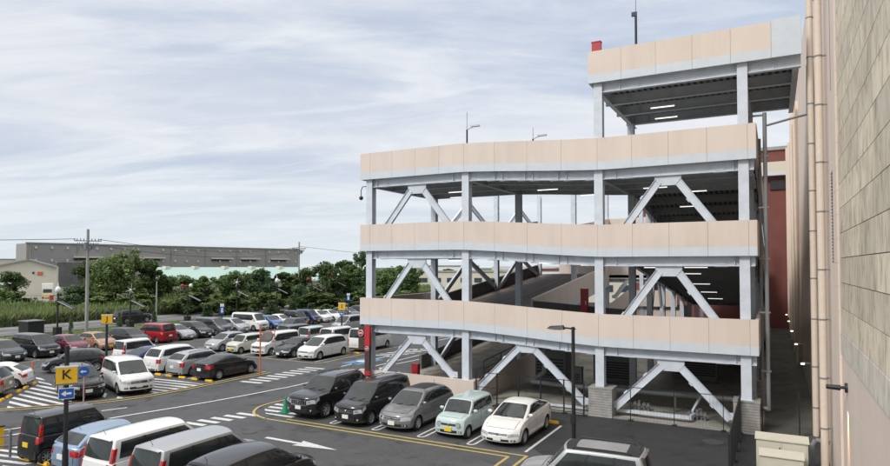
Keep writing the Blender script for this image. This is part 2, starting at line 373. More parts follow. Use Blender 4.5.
# front row bays
for x in (-18.2,-15.83,-13.47,-11.1,-8.73):
    if x>-9: line(PW,[(x,22.95),(x+.02,27.4)],.12); continue
    for s in (-.16,.16): line(PW,[(x+s,23.0),(x+s,27.4)],.1)
    line(PW,curve([(x-.16,23.0),(x-.1,22.82),(x+.1,22.82),(x+.16,23.0)],3),.1)
line(PYL,[(-21.6,22.02),(-9.1,22.05),(-9.1,8)],.12); line(PYL,[(-20.6,22.42),(-8.5,22.45),(-8.5,8)],.12)
line(PYL,curve([(-21.6,22.02),(-22.6,22.35),(-23.25,22.95),(-23.7,23.9),(-23.65,25.2),(-23.3,27),(-23.1,29.5)]),.13)
hatch(PW,[(-20.6,22.7),(-22.3,22.75),(-23.1,23.5),(-23.4,24.6),(-23.0,26.8),(-20.75,26.8)],R(3),.62,.28)
# zebra pieces on the aisle
hatch(PW,[(-27.4,13.0),(-24.6,12.2),(-24.3,13.0),(-27.1,13.9)],R(12),.5,.22)
for i in range(5):
    x=-24.45+.42*i; y=19.9+.55*i
    c=Vector((x,y,0)); c=Vector((-23.75+.19*i,19.72+.62*i,0))
    PW.face([(c.x-.62,c.y-.17,ZM),(c.x+.62,c.y-.10,ZM),(c.x+.62,c.y+.2,ZM),(c.x-.62,c.y+.13,ZM)])
for i in range(9):
    y=28.2+.75*i; PW.face([(-29.9,y,ZM),(-28.3,y+.15,ZM),(-28.3,y+.48,ZM),(-29.9,y+.33,ZM)])
# direction arrow
ax,ay=-19.2,19.6
PW.face([(-19.2,19.53,ZM),(-17.3,19.53,ZM),(-17.3,19.73,ZM),(-19.2,19.73,ZM)])
PW.face([(-17.45,19.28,ZM),(-15.4,19.63,ZM),(-17.45,19.98,ZM),(-17.3,19.63,ZM)])
# lane lines seen under the ramp building
for (a,b) in (((-24.97,38.8),(-24.6,42)),((-28.0,44.8),(-27.5,47)),((-27.9,36),(-27.7,43)),((-23.4,30.5),(-22.9,36)),((-29.5,50),(-29.0,58))): line(PW,[a,b],.15)
PB.face([(-28.9,37.2,ZM),(-27.2,37.2,ZM),(-27.0,40.2,ZM),(-28.7,40.2,ZM)])
PW.cyl((-28.0,38.7,ZM+.001),(-28.0,38.7,ZM+.002),.45,16)
hatch(PW,[(-29.2,41.5),(-27,41.5),(-26.4,47),(-28.4,47)],R(20),.8,.3)
for i in range(8):
    y=35.5+i*1.6; p=[(-20.9,y),(-19.6,y+.9),(-19.6,y+1.1),(-20.9,y+.2)]
for name,mb,m in (('white_marking',PW,'pw'),('yellow_marking',PYL,'py'),('blue_marking',PB,'pb')): struct(name,mb,m)
for px_,py_,r_,l_ in ((713,442,.42,'round manhole cover in the dark asphalt right of the bottom wagon'),(168,408,.35,'round manhole cover on the aisle left of the centre line'),(250,432,.33,'round manhole cover near the white direction arrow')):
    p=gp(px_,py_); mb=MB(); mb.cyl((p.x,p.y,.006),(p.x,p.y,.014),r_,20); mb.cyl((p.x,p.y,.012),(p.x,p.y,.018),r_*.82,20); solo('manhole_cover',mb,plain('cast_iron',(.06,.058,.055),.6,var=.3,scale=14),l_,'manhole cover')
# ------------------------------------------------------------------ parking garage
G=thing('parking_garage','open steel parking structure with beige parapet bands, ramps and pale grey columns','parking garage',(-11,30.5,0))
def drop(x):  # the front strip dips between the second and third column
    t=min(1,max(0,(x+15.2)/(15.2-7.4))); t=t*t*(3-2*t)*.35+t*.65
    return -.45*t
BANDS=[3.84,8.2,12.47]
def panel_run(mb,x0,x1,n,zb,y,th=.12,hgt=1.57,st=.41,axis='x',fdrop=drop):
    g=.005
    for i in range(n):
        a=x0+(x1-x0)*i/n+g;b=x0+(x1-x0)*(i+1)/n-g; sub=3
        for k in range(sub):
            p=a+(b-a)*k/sub;q=a+(b-a)*(k+1)/sub
            for (m,h0,h1,o) in ((1,0,st,-.004),(0,st+.0,hgt,0)):
                P=[]
                for h in (h0,h1):
                    for (xx,yy) in ((p,y-o*0),(q,y),(q,y+th),(p,y+th)):
                        z=zb+h+fdrop(xx)
                        P.append((xx,yy,z) if axis=='x' else (yy,xx,z))
                mb.hexa(P,m)
    # backing sheet closes the joints
    K=24
    for k in range(K):
        p=x0+(x1-x0)*k/K;q=x0+(x1-x0)*(k+1)/K
        P=[]
        for h in (.03,hgt-.02):
            for (xx,yy) in ((p,y+th*.35),(q,y+th*.35),(q,y+th+.03),(p,y+th+.03)):
                z=zb+h+fdrop(xx); P.append((xx,yy,z) if axis=='x' else (yy,xx,z))
        mb.hexa(P,2)
XL,XR=-21.9,-.66
RF0=lambda x:0
SL=4.2/31.0
for zb in BANDS:
    mb=MB()
    panel_run(mb,XL,-21.2,1,zb,30.0); panel_run(mb,-21.2,-14.96,4,zb,30.0); panel_run(mb,-14.96,-7.63,4,zb,30.0); panel_run(mb,-7.63,-1.0,4,zb,30.0); panel_run(mb,-1.0,XR,1,zb,30.0)
    part('parapet',mb,['beige','strip','joint'],G)
    mb=MB(); panel_run(mb,30.15,38.7,5,zb,XL,axis='y',fdrop=lambda t:0); part('parapet',mb,['beige','strip','joint'],G)
    mb=MB(); panel_run(mb,30.15,69.5,22,zb-.45,XR-.13,axis='y',fdrop=lambda t:-SL*max(0,t-38.6)); part('parapet',mb,['beige','strip','joint'],G)
# decks
def slab(name,x0,x1,y0,y1,z,th=.28,fd=drop,ribs=True,n=12):
    mb=MB()
    for k in range(n):
        a=x0+(x1-x0)*k/n;b=x0+(x1-x0)*(k+1)/n;za=z+fd(a);zb=z+fd(b)
        mb.hexa([(a,y0,za-th),(b,y0,zb-th),(b,y1,zb-th),(a,y1,za-th),(a,y0,za),(b,y0,zb),(b,y1,zb),(a,y1,za)],0)
    if ribs:
        x=x0+.15
        while x<x1-.15:
            zz=z+fd(x)-th; mb.box(x-.07,x+.07,y0+.05,y1-.02,zz-.075,zz+.01,1); x+=.3
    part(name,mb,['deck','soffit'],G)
for zb in BANDS:
    slab('deck',XL+.15,XR-.2,30.16,38.6,zb+.42)
    mb=MB(); ya,yb,dz=38.62,69.6,4.2; z0=zb-.03
    x0,x1=-7.9,XR-.2
    mb.hexa([(x0,ya,z0-.28),(x1,ya,z0-.28),(x1,yb,z0-.28-dz),(x0,yb,z0-.28-dz),(x0,ya,z0),(x1,ya,z0),(x1,yb,z0-dz),(x0,yb,z0-dz)])
    x=x0+.15
    while x<x1-.15: mb.hexa([(x-.07,ya,z0-.355),(x+.07,ya,z0-.355),(x+.07,yb,z0-.355-dz),(x-.07,yb,z0-.355-dz),(x-.07,ya,z0-.27),(x+.07,ya,z0-.27),(x+.07,yb,z0-.27-dz),(x-.07,yb,z0-.27-dz)],1); x+=.3
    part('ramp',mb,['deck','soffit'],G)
    slab('deck',-7.9,XR-.2,69.62,80,zb-.03-dz if zb>5 else 0,n=2,fd=RF0,ribs=False) if zb>5 else None
# beams
def beamx(y,z,x0,x1,h=.5,w=.26,fd=drop,segs=None):
    mb=MB(); xs=[x0]+[x for x in (-14.96,-13,-11.3,-9.5,-7.63) if x0<x<x1]+[x1]
    for a,b in zip(xs,xs[1:]):
        za=z+fd(a);zb_=z+fd(b)
        for (dy,z0,z1) in ((w/2,-h,-h+.035),(.02,-h+.035,-.03),(w/2,-.03,0)):
            mb.hexa([(a,y-dy,za+z0),(b,y-dy,zb_+z0),(b,y+dy,zb_+z0),(a,y+dy,za+z0),(a,y-dy,za+z1),(b,y-dy,zb_+z1),(b,y+dy,zb_+z1),(a,y+dy,za+z1)],0)
        # stiffeners and splice plates
        for t in (.12,.88):
            x=a+(b-a)*t; zz=za+(zb_-za)*t; mb.box(x-.012,x+.012,y-w/2+.01,y+w/2-.01,zz-h+.03,zz-.03)
        if y<31 and b-a>1.2:
            for t in (.2,.8):
                x=a+(b-a)*t; zz=za+(zb_-za)*t; mb.box(x-.28,x+.28,y-w/2+.02,y+w/2-.02,zz-h-.022,zz-h-.002); mb.box(x-.2,x+.2,y-.04,y-.02,zz-h+.08,zz-.08)
                for i_ in range(3):
                    for j_ in range(2):
                        for k_ in (-1,1): mb.box(x+k_*(.08+.07*i_)-.014,x+k_*(.08+.07*i_)+.014,y-.055,y-.04,zz-h+.14+j_*.18,zz-h+.168+j_*.18)
                        mb.box(x-.2+.16*i_-.014,x-.2+.16*i_+.014,y-w/2+.04+.14*j_,y-w/2+.07+.14*j_,zz-h-.04,zz-h-.022)
        
    return mb
def beamy(x,z,y0,y1,h=.5,w=.24):
    mb=MB()
    for (dx,z0,z1) in ((w/2,-h,-h+.035),(.02,-h+.035,-.03),(w/2,-.03,0)): mb.box(x-dx,x+dx,y0,y1,z+z0,z+z1)
    return mb
for zb in BANDS:
    z=zb+.06
    part('beam',beamx(30.4,z+.0,XL+.2,XR-.1,.52,.3),'steel',G)
    for y in (32.9,35.5,38.2): part('beam',beamx(y,z,XL+.25,XR-.2,.46,.22),'steel',G)
    y=41.2
    while y<79:
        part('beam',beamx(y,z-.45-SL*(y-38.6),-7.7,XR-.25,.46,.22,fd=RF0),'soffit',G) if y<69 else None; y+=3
    for x in (-21.38,-14.96): part('beam',beamy(x,z-.004+drop(x),30.6,38.05),'steel',G)
    for x in (-7.63,-1.18):
        part('beam',beamy(x,z-.004+drop(x),30.6,38.05),'steel',G)
        za=z-.45; mb=MB()
        for (dx,a_,b_) in ((.12,-.5,-.465),(.02,-.465,-.03),(.12,-.03,0)): mb.hexa([(x-dx,38.5,za+a_),(x+dx,38.5,za+a_),(x+dx,69,za+a_-4.1),(x-dx,69,za+a_-4.1),(x-dx,38.5,za+b_),(x+dx,38.5,za+b_),(x+dx,69,za+b_-4.1),(x-dx,69,za+b_-4.1)])
        part('beam',mb,'steel',G)
# roof level over the right bays
zr=16.35
RF=lambda x:0
mb=MB(); panel_run(mb,-8.06,-.02,5,zr,30.0,fdrop=RF,hgt=1.58); part('parapet',mb,['beige','strip','joint'],G)
mb=MB(); panel_run(mb,-.02,1.12,1,zr,30.0-.02,fdrop=RF,hgt=1.66); part('parapet',mb,['strip','strip','conc'],G)
mb=MB(); panel_run(mb,30.15,39.6,5,zr,-8.06,axis='y',fdrop=RF); part('parapet',mb,['beige','strip','joint'],G)
slab('deck',-7.9,1.1,30.16,39.55,zr+.42,fd=RF,n=1)
for y in (30.4,33.0,35.6,38.2): part('beam',beamx(y,zr+.06,-7.9,1.1 if y<31 else .95,.52,.28,fd=RF),'steel',G)
for x in (-7.63,-1.18,.9): part('beam',beamy(x,zr+.05,30.6,39.4,.5),'steel',G)
# columns
def column(x,y,z0,z1,w=.4):
    mb=MB(); t=.03
    mb.box(x-w/2,x+w/2,y-w/2,y-w/2+t,z0,z1); mb.box(x-w/2,x+w/2,y+w/2-t,y+w/2,z0,z1); mb.box(x-.02,x+.02,y-w/2+t,y+w/2-t,z0,z1)
    zz=z0+2.2
    mb.box(x-w/2-.06,x+w/2+.06,y-w/2-.06,y+w/2+.06,z0,z0+.04)
    for zb in BANDS:
        if z0<zb<z1-.2:
            for d in (-.5,0): mb.box(x-w/2+.004,x+w/2-.004,y-w/2+t,y+w/2-t,zb+drop(x)+d,zb+drop(x)+d+.025)
    part('column',mb,'steel',G)
for x,z0 in ((-21.38,1.0),(-14.96,1.05),(-7.63,1.35),(-1.18,1.38)):
    for y in (30.4,38.2):
        top=16.4 if x>-8 else 13.0
        column(x,y,z0 if y<31 else 0,top,.42 if y<31 else .38)
for x in (-21.38,-14.5):
    for y in (49.3,60.4): column(x,y,0,14.6,.38)
for y in (44,49.5,55,60.5,66,72,78):
    column(-7.63,y,0,12.5,.36)
for y in (44,49.5,55,60.5,66,72,78): column(-1.18,y,0,12.5,.36)
for y in (60.4,68): 
    for x in (-11.2,): column(x,y,0,14.6,.36)
# chevron braces
def chevron(pa,pb,ptop,w=.26,z0=0,plane='x',m='steel'):
    mb=MB(); up=(0,1,0) if plane=='x' else (1,0,0)
    A=Vector(pa);B=Vector(pb);T=Vector(ptop); s=Vector((.42,0,0)) if plane=='x' else Vector((0,.42,0))
    for p,q in ((A,T-s),(B,T+s)):
        d=(q-p).normalized(); n=Vector(up); side=d.cross(n).normalized()
        mb.bar(p,q,.33,.035,0,up=n)                 # web seen face on
        for k in (-1,1): mb.bar(p+side*k*.165,q+side*k*.165,.022,.16,0,up=n)
        for t in (.3,.72):                          # splice bolts and brackets
            c=p+(q-p)*t; mb.bar(c-d*.1+side*.2,c+d*.1+side*.2,.07,.12,0,up=n)
    # gusset
    e=.02
    for k in (-1,1):
        pass
    def P(u,v,o): return (T+ (s.normalized()*u)+Vector((0,0,v))+Vector(up)*o)
    sh=[(-.60,.36),(.60,.36),(.60,.12),(.34,-.22),(-.34,-.22),(-.60,.12)]
    f=[P(u,v,-.045) for u,v in sh]; b=[P(u,v,.045) for u,v in sh]
    mb.face(f);mb.face(b[::-1])
    for i in range(6): mb.face([f[i],f[(i+1)%6],b[(i+1)%6],b[i]])
    for k,(p) in ((-1,A),(1,B)):                    # foot plates
        mb.bar(p+Vector((0,0,-.02))-s.normalized()*.3*k*0, p+Vector((0,0,.3)),.42,.03,0,up=up)
    part('brace',mb,m,G)
Yp=30.4
chevron((-20.55,Yp,1.0),(-15.75,Yp,1.15),(-18.16,Yp,3.05))
chevron((-14.4,Yp,.55),(-8.35,Yp,.45),(-11.5,Yp,3.0))
chevron((-6.95,Yp,.45),(-1.85,Yp,.45),(-4.35,Yp,2.62))
for z1,z0 in ((7.42,4.3),(11.7,8.65)):
    chevron((-20.9,Yp,z0+.2),(-15.45,Yp,z0+.2),(-18.16,Yp,z1))
    chevron((-7.05,Yp,z0-.35),(-1.75,Yp,z0-.35),(-4.4,Yp,z1-.38))
for (ya,yb) in ((38.2,49.3),(49.3,60.4)):
    for z0,z1 in ((.1,3.0),(4.4,7.4),(8.75,11.9)):
        k=1.0 if ya>40 else 0.3
        chevron((-21.38,ya+.5,z0+k),(-21.38,yb-.5,z0+k+.9),(-21.38,(ya+yb)/2,z1+k*.6),plane='y')
for (xa,xb) in ((-14.5,-7.63),): 
    for z0,z1 in ((4.2,7.3),(8.6,11.6)):
        chevron((xa+.7,60.4,z0),(xb-.7,60.4,z0),((xa+xb)/2,60.4,z1))
        chevron((-7.63,44.6,z0),(-7.63,48.9,z0),(-7.63,46.75,z1),plane='y')
        chevron((-7.63,55.6,z0),(-7.63,59.9,z0),(-7.63,57.75,z1),plane='y')
# ramps climbing along the left side
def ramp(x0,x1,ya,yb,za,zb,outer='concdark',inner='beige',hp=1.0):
    mb=MB(); mb.hexa([(x0,ya,za-.3),(x1,ya,za-.3),(x1,yb,zb-.3),(x0,yb,zb-.3),(x0,ya,za),(x1,ya,za),(x1,yb,zb),(x0,yb,zb)],0)
    for u in (.12,.5,.88):
        x=x0+(x1-x0)*u; mb.hexa([(x-.06,ya,za+.001),(x+.06,ya,za+.001),(x+.06,yb,zb+.001),(x-.06,yb,zb+.001),(x-.06,ya,za+.006),(x+.06,ya,za+.006),(x+.06,yb,zb+.006),(x-.06,yb,zb+.006)],1)
    part('ramp',mb,['deck','po'],G)
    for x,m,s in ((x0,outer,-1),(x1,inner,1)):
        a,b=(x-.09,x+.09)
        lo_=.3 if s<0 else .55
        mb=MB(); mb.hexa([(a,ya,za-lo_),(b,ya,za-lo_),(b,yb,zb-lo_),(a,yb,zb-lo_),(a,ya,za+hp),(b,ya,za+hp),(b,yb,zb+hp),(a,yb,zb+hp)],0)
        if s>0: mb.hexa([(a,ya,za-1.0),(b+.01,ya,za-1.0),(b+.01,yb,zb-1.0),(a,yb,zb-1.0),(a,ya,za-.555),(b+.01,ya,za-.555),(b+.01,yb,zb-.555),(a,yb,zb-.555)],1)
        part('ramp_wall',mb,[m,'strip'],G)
ramp(-21.6,-14.3,38.9,60.2,4.12,6.4)
ramp(-21.6,-14.3,38.9,60.2,8.5,10.9)
# ground ramp
mb=MB(); mb.hexa([(-21.6,34.5,-.1),(-14.4,34.5,-.1),(-14.4,60,-.1),(-21.6,60,-.1),(-21.6,34.5,.012),(-14.4,34.5,.012),(-14.4,60,2.2),(-21.6,60,2.2)])
k=0
for i in range(14):
    y=35.2+i*1.55; z=.012+(y-34.5)/25.5*2.188; z2=.012+(y+.95-34.5)/25.5*2.188
    for xs in ((-20.6,-19.5),(-17.4,-16.3)):
        mb.face([(xs[0],y,z+.012),(xs[0]+.22,y,z+.012),(xs[1]+.22,y+.95,z2+.012),(xs[1],y+.95,z2+.012)],1)
part('ramp',mb,['slabc','po'],G)
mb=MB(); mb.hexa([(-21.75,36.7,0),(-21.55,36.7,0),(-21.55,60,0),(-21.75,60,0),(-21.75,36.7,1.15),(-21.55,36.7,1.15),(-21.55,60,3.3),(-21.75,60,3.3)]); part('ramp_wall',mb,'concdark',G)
mb=MB(); mb.hexa([(-14.35,31,0),(-14.2,31,0),(-14.2,60,0),(-14.35,60,0),(-14.35,31,1.05),(-14.2,31,1.05),(-14.2,60,3.1),(-14.35,60,3.1)]); part('ramp_wall',mb,'beige',G)
mb=MB(); 
for i in range(12):
    y=31.1+i*2.4; z=1.05+(y-31)/29*2.05; mb.cyl((-14.27,y,z-.2),(-14.27,y,z+1.0),.025,6)
mb.cyl((-14.27,31.1,2.05),(-14.27,57.5,3.9),.025,6); mb.cyl((-14.27,31.1,1.6),(-14.27,57.5,3.45),.018,6); part('railing',mb,'black',G)
# rear half-level strip
for z in (2.2,6.45,10.85):
    slab('deck',-21.7,-7.95,60.3,68.2,z,fd=RF,n=1,ribs=False)
    mb=MB(); mb.box(-21.8,-7.8,68.2,68.35,z-.4,z+1.05); part('parapet',mb,'beige',G); mb=MB(); mb.box(-14.3,-7.8,60.3,60.42,z-.4,z+1.05); part('parapet',mb,'beige',G)
    part('beam',beamx(60.6,z-.28,-21.5,-7.9,.45,.2,fd=RF),'steel',G)
# concrete upstands beside the void of the front strip
for zb in BANDS[:2]:
    mb=MB(); n=10
    for k in range(n):
        a=-14.1+k*(5.95/n);b=-14.1+(k+1)*(5.95/n); za=zb+drop(a);zc=zb+drop(b)
        mb.hexa([(a,38.5,za),(b,38.5,zc),(b,38.66,zc),(a,38.66,za),(a,38.5,za+1.22),(b,38.5,zc+1.22),(b,38.66,zc+1.22),(a,38.66,za+1.22)])
    part('upstand',mb,'concdark',G)
mb=MB(); y0,y1=59.9,60.1
for (xa,za,xb,zb_) in ((-14.2,3.6,-12.4,5.0),(-12.4,5.0,-8.0,5.05)): mb.hexa([(xa,y0,za-1.5),(xb,y0,zb_-1.5),(xb,y1,zb_-1.5),(xa,y1,za-1.5),(xa,y0,za),(xb,y0,zb_),(xb,y1,zb_),(xa,y1,za)])
part('parapet',mb,'beige',G)
# block pedestals, low wall
for x0,x1 in ((-8.12,-6.98),(-1.7,-.66)):
    mb=MB(); mb.box(x0,x1,29.9,30.95,0,1.34); mb.box(x0-.02,x1+.02,29.88,30.97,1.34,1.40,1); part('pedestal',mb,['block','conc'],G)
mb=MB(); mb.hexa([(-22.0,30.1,0),(-15.2,30.1,0),(-15.2,30.35,0),(-22.0,30.35,0),(-22.0,30.1,1.14),(-15.2,30.1,1.10),(-15.2,30.35,1.10),(-22.0,30.35,1.14)]); mb.box(-15.2,-14.35,29.95,30.8,0,1.12); part('low_wall',mb,'beige',G)
mb=MB(); mb.box(-14.3,-.6,29.96,30.2,-.02,.06); part('threshold',mb,'conc',G)
# ceiling tubes
def tubes(pts):
    for (x,y,z) in pts:
        mb=MB(); mb.box(x-.62,x+.62,y-.06,y+.06,z-.09,z-.02,1); mb.box(x-.6,x+.6,y-.05,y+.05,z-.125,z-.092,0); mb.cyl((x-.4,y,z-.02),(x-.4,y,z+.45),.012,5,1); mb.cyl((x+.4,y,z-.02),(x+.4,y,z+.45),.012,5,1)
        part('ceiling_light',mb,['tube','white'],G)
for zb in BANDS:
    L=[]
    for x in (-17.5,-11.6,-5.6):
        L.append((x,34.2,zb-.42+drop(x)))
    for x in (-18.8,-9.8,-3.9): L.append((x,36.9,zb-.42+drop(x)))
    for i in range(4): L.append((-4.7,41.6+i*5.9,zb-.87-SL*(3.0+i*5.9)))
    tubes(L)
tubes([(-5.2,34.3,zr-.42),(-5.4,36.9,zr-.42)])
# stop bollards, fire cabinets
def fire(x,y,z,h=1.0,label=''):
    mb=MB(); mb.box(x-.22,x+.22,y-.14,y+.14,z,z+h); mb.box(x-.24,x+.24,y-.16,y+.16,z+h,z+h+.05); mb.box(x+.08,x+.14,y-.165,y-.14,z+h*.5,z+h*.62,1)
    return solo('hydrant_cabinet',mb,['red','white'],label,'hydrant cabinet')
fire(-19.2,32.0,.012,1.35,'red fire hydrant cabinet standing behind the low beige wall under the first parapet band')
fire(-7.74,30.5,zr+.42,1.72,'red cabinet on the roof deck at the left corner above the top parapet')
fire(-10.6,38.3,4.1+drop(-10.6)+.1,1.9,'tall red hydrant cabinet against the grey upstand on the first deck')
mb=MB(); mb.box(-.14,.14,-.14,.14,0,1.3)
# pipes and machines on the garage floor
def mach(x,y,w,d,h,label,name='ventilation_unit'):
    t=thing(name,label,'machine',(x,y,.004))
    mb=MB(); mb.box(x-w/2,x+w/2,y-d/2,y+d/2,.1,h); mb.box(x-w/2+.1,x+w/2-.1,y-d/2+.1,y+d/2-.1,.004,.1); mb.box(x-w/2-.03,x+w/2+.03,y-d/2-.03,y+d/2+.03,h,h+.06); part('casing',mb,'dim',t)
    mb=MB()
    for i in range(7): mb.box(x-w/2+.1,x+w/2-.1,y-d/2-.03,y-d/2-.003,h*.2+i*h*.09,h*.2+i*h*.09+h*.045)
    part('louvre',mb,'black',t)
mach(-12.2,37.0,1.9,1.4,2.1,'boxy grey ventilation unit nearest the beige ramp wall on the garage floor')
mach(-9.0,39.5,2.4,1.4,1.7,'grey ventilation unit behind the left concrete pedestal')
mach(-4.6,43,2.6,1.2,1.6,'low dark machine deep under the right bays of the garage')
mach(-10.0,34.6,.55,.4,1.5,'small dark switch cabinet standing by the grey pipes','switch_cabinet')
mb=MB(); mb.tube([(-11.6,33.5,2.6),(-11.6,33.5,1.3),(-12.3,33.3,.75),(-10.3,33.0,.75),(-1.0,32.6,.95)],.13,10); mb.cyl((-8,32.9,.75),(-8,32.9,.0),.06,6); mb.cyl((-4.5,32.75,.85),(-4.5,32.75,0),.06,6)
solo('service_pipe',mb,'gpipe','long grey service pipe running across the open garage floor behind the braces','pipe')
mb=MB(); mb.bar((-7.0,30.75,.25),(-3.6,30.75,.25),.12,.16); mb.bar((-3.6,30.75,.25),(-3.3,32.6,.25),.14,.16); mb.bar((-3.55,31.4,.4),(-3.3,32.6,.9),.1,.1); mb.bar((-10.6,30.9,.12),(-8.2,30.9,.12),.1,.12)
solo('low_pipe',mb,'steel','pale low pipe loop lying on the floor between the two concrete pedestals','pipe')
for (x,y,s) in ((-6.2,32.3,1),(-3.3,31.5,.8)):
    t=thing('valve_set','cluster of grey valves on the floor %s'%('behind the left foot of the right brace' if s==1 else 'beside the corner of the low pipe loop'),'valve',(x,y,.004))
    mb=MB()
    for i in range(5):
        mb.cyl((x+.22*i*s-.4,y+.1*(i%2),.004),(x+.22*i*s-.4,y+.1*(i%2),.3+.1*(i%3)),.06,8); mb.cyl((x+.22*i*s-.4,y+.1*(i%2)-.12,.3),(x+.22*i*s-.4,y+.1*(i%2)+.12,.3),.09,10)
    part('valve',mb,'dim',t)
# fences in front of the bays
def fence(name,label,xs,y,h,rails,wire=True,ax='x',th=.035):
    t=thing(name,label,'fence',((xs[0]+xs[-1])/2,y,0) if ax=='x' else (y,(xs[0]+xs[-1])/2,0))
    for x in xs:
        mb=MB(); c=(x,y) if ax=='x' else (y,x)
        mb.box(c[0]-th/2,c[0]+th/2,c[1]-th/2,c[1]+th/2,0,h); mb.box(c[0]-.1,c[0]+.1,c[1]-.1,c[1]+.1,0,.05); part('post',mb,'black',t)
    mb=MB()
    for r in rails:
        if ax=='x': mb.box(xs[0],xs[-1],y-.015,y+.015,r-.015,r+.015)
        else: mb.box(y-.015,y+.015,xs[0],xs[-1],r-.015,r+.015)
    part('rail',mb,'black',t)
    if wire:
        mb=MB(); a=xs[0]
        while a<xs[-1]:
            if ax=='x': mb.box(a-.0025,a+.0025,y-.0025,y+.0025,.05,h-.02)
            else: mb.box(y-.008,y+.008,a-.008,a+.008,.05,h-.02)
            a+=.15 if ax=='x' else .1
        part('mesh_panel',mb,'black',t)
fence('mesh_fence','thin black mesh fence between the two concrete pedestals under the right bays',[-6.1,-4.15,-2.1],29.86,1.62,(1.58,),True)
fence('gate_fence','black metal gate and fence panels behind the white hatchback',[-14.1,-12.9,-11.7,-10.5,-9.3,-8.3],29.75,1.7,(1.66,.9,.12),False,th=.06)
fence('picket_fence','black picket fence running towards the viewer from the right pedestal',[22.5,24,25.5,27,28.5,29.8],-1.42,1.75,(1.72,.15),True,'y',.05)
# grey drain pipes at the garage's right corner
mb=MB(); mb.cyl((-.33,31.0,.9),(-.33,31.0,14.2),.085,12); mb.cyl((-.33,31,.95),(-1.6,31.3,.95),.1,10); mb.cyl((-.33,31,14.1),(-1.0,31,14.1),.05,8)
for z in (2.6,5.2,7.6,9.9,12.2): mb.box(-.62,-.2,30.94,31.06,z,z+.06)
mb.tube([(-.33,31,13.6),(.9,31.2,13.9),(1.35,31.3,14.0),(1.38,31.3,16.2)],.05,8)
part('drain_pipe',mb,'gpipe',G)
mb=MB(); mb.cyl((-.6,33.5,.2),(-.6,33.5,13.5),.07,8); part('drain_pipe',mb,'gpipe',G)
# roof masts
for (px,py0,py1,Y,lab,hd) in ((467,143,112,31.5,'thin mast with a small lamp above the upper parapet near its kink',1),(533,141,128,33,'short lamp mast farther along the upper parapet',1),(636,40,-4,31,'tall dark mast on the roof deck against the sky',0)):
    d=ray(px,py0); x=d[0]/d[1]*Y; z0=H+d[2]/d[1]*Y-.9; d=ray(px,py1); z1=H+d[2]/d[1]*Y
    t=thing('roof_mast',lab,'mast',(x,Y,z0)); mb=MB()
    zz=z0+(z1-z0)*.62 if hd else z0+.9+1.4
    mb.cyl((x,Y,z0),(x,Y,zz),.05 if hd else .06,8); mb.cyl((x,Y,zz),(x,Y,z1),.012,5); part('pole',mb,'black',t)
    if hd: mb=MB(); mb.bar((x,Y,zz),(x+.45,Y-.1,zz+.1),.05,.04); mb.box(x+.35,x+.85,Y-.25,Y-.05,zz+.08,zz+.16); part('lamp_head',mb,'silver',t)
    else: mb=MB(); mb.box(x-.2,x+.05,Y-.06,Y+.06,zz-.2,zz); part('bracket',mb,'black',t)
# security camera on the left corner
t=thing('security_camera','small dark security camera hanging at the left end under the upper parapet','camera',(-21.9,30.3,11.4))
mb=MB(); mb.tube([(-21.6,30.3,12.1),(-21.95,30.3,12.1),(-22.05,30.3,11.9),(-22.05,30.3,11.55)],.025,6); part('arm',mb,'black',t)
mb=MB(); mb.sphere((-22.05,30.3,11.42),.13); part('camera_dome',mb,'black',t)
# entrance sign tower and panel
t=thing('entrance_sign','brown and red entrance sign tower with a no-entry mark beside the low wall','sign',(-21.9,29.6,0))
mb=MB(); mb.box(-21.36,-21.02,29.75,29.92,.8,3.8,0); mb.box(-21.37,-21.01,29.74,29.93,2.6,3.78,1); mb.box(-21.37,-21.01,29.74,29.93,.9,1.15,1); part('tower_panel',mb,['brown','red'],t)
mb=MB(); mb.box(-21.85,-21.42,29.8,29.92,2.35,3.72); part('side_panel',mb,'brown',t)
for x,z,r in ((-21.63,3.35,.19),(-21.19,2.45,.14)):
    mb=MB(); mb.cyl((x,29.72,z),(x,29.76,z),r,20,1); mb.cyl((x,29.705,z),(x,29.725,z),r*.86,20,0); mb.box(x-r*.6,x+r*.6,29.69,29.704,z-r*.14,z+r*.14,1); part('no_entry_sign',mb,['red','white'],t)
# ------------------------------------------------------------------ mall wall on the right
W=thing('mall_building','huge beige and travertine clad building wall along the right side with drain pipes','building',(1.65,30,0))
mb=MB(); g=.009
rows=[];z=5.43
mb=MB(); z=5.43
while z<27:
    y=21.0;k=0
    while y>2:
        y2=y-2.4; mb.box(1.65,1.75,max(y2,2)+g,y-g,z+g,z+.70-g); y=y2
    z+=.70
part('stone_cladding',mb,'stone',W)
mb=MB(); y=21.0
while y>2: mb.box(1.64,1.75,y-2.4+g,y-g,4.78,5.42); y-=2.4
part('stone_base_course',mb,'stonepale',W)
mb=MB(); mb.box(1.74,2.2,2,21.05,4.7,27); part('joint_backing',mb,'concdark',W)
mb=MB(); z=-.3
while z<4.7:
    z1=min(z+1.02,4.77); y=22.0
    while y>2: mb.box(1.66,1.9,max(y-2.4,2)+.002,y-.002,z+.002,z1-.002); y-=2.4
    z+=1.02
part('lower_wall',mb,'wallb',W)
mb=MB(); z=-.3
while z<27: mb.box(1.6,1.95,21.05,22.35,z+.003,z+.697); z+=.70
part('corner_pier',mb,'wallb',W)
mb=MB(); mb.box(1.70,2.1,22.35,31.3,-.3,27); part('wall',mb,'wallb',W)
mb=MB(); mb.box(1.66,1.72,22.6,23.4,7.4,10.4)
for i in range(28): mb.box(1.63,1.67,22.6,23.4,7.42+i*.105,7.47+i*.105)
mb.box(1.66,1.72,22.6,23.4,13,18); part('louvre',mb,'dim',W)
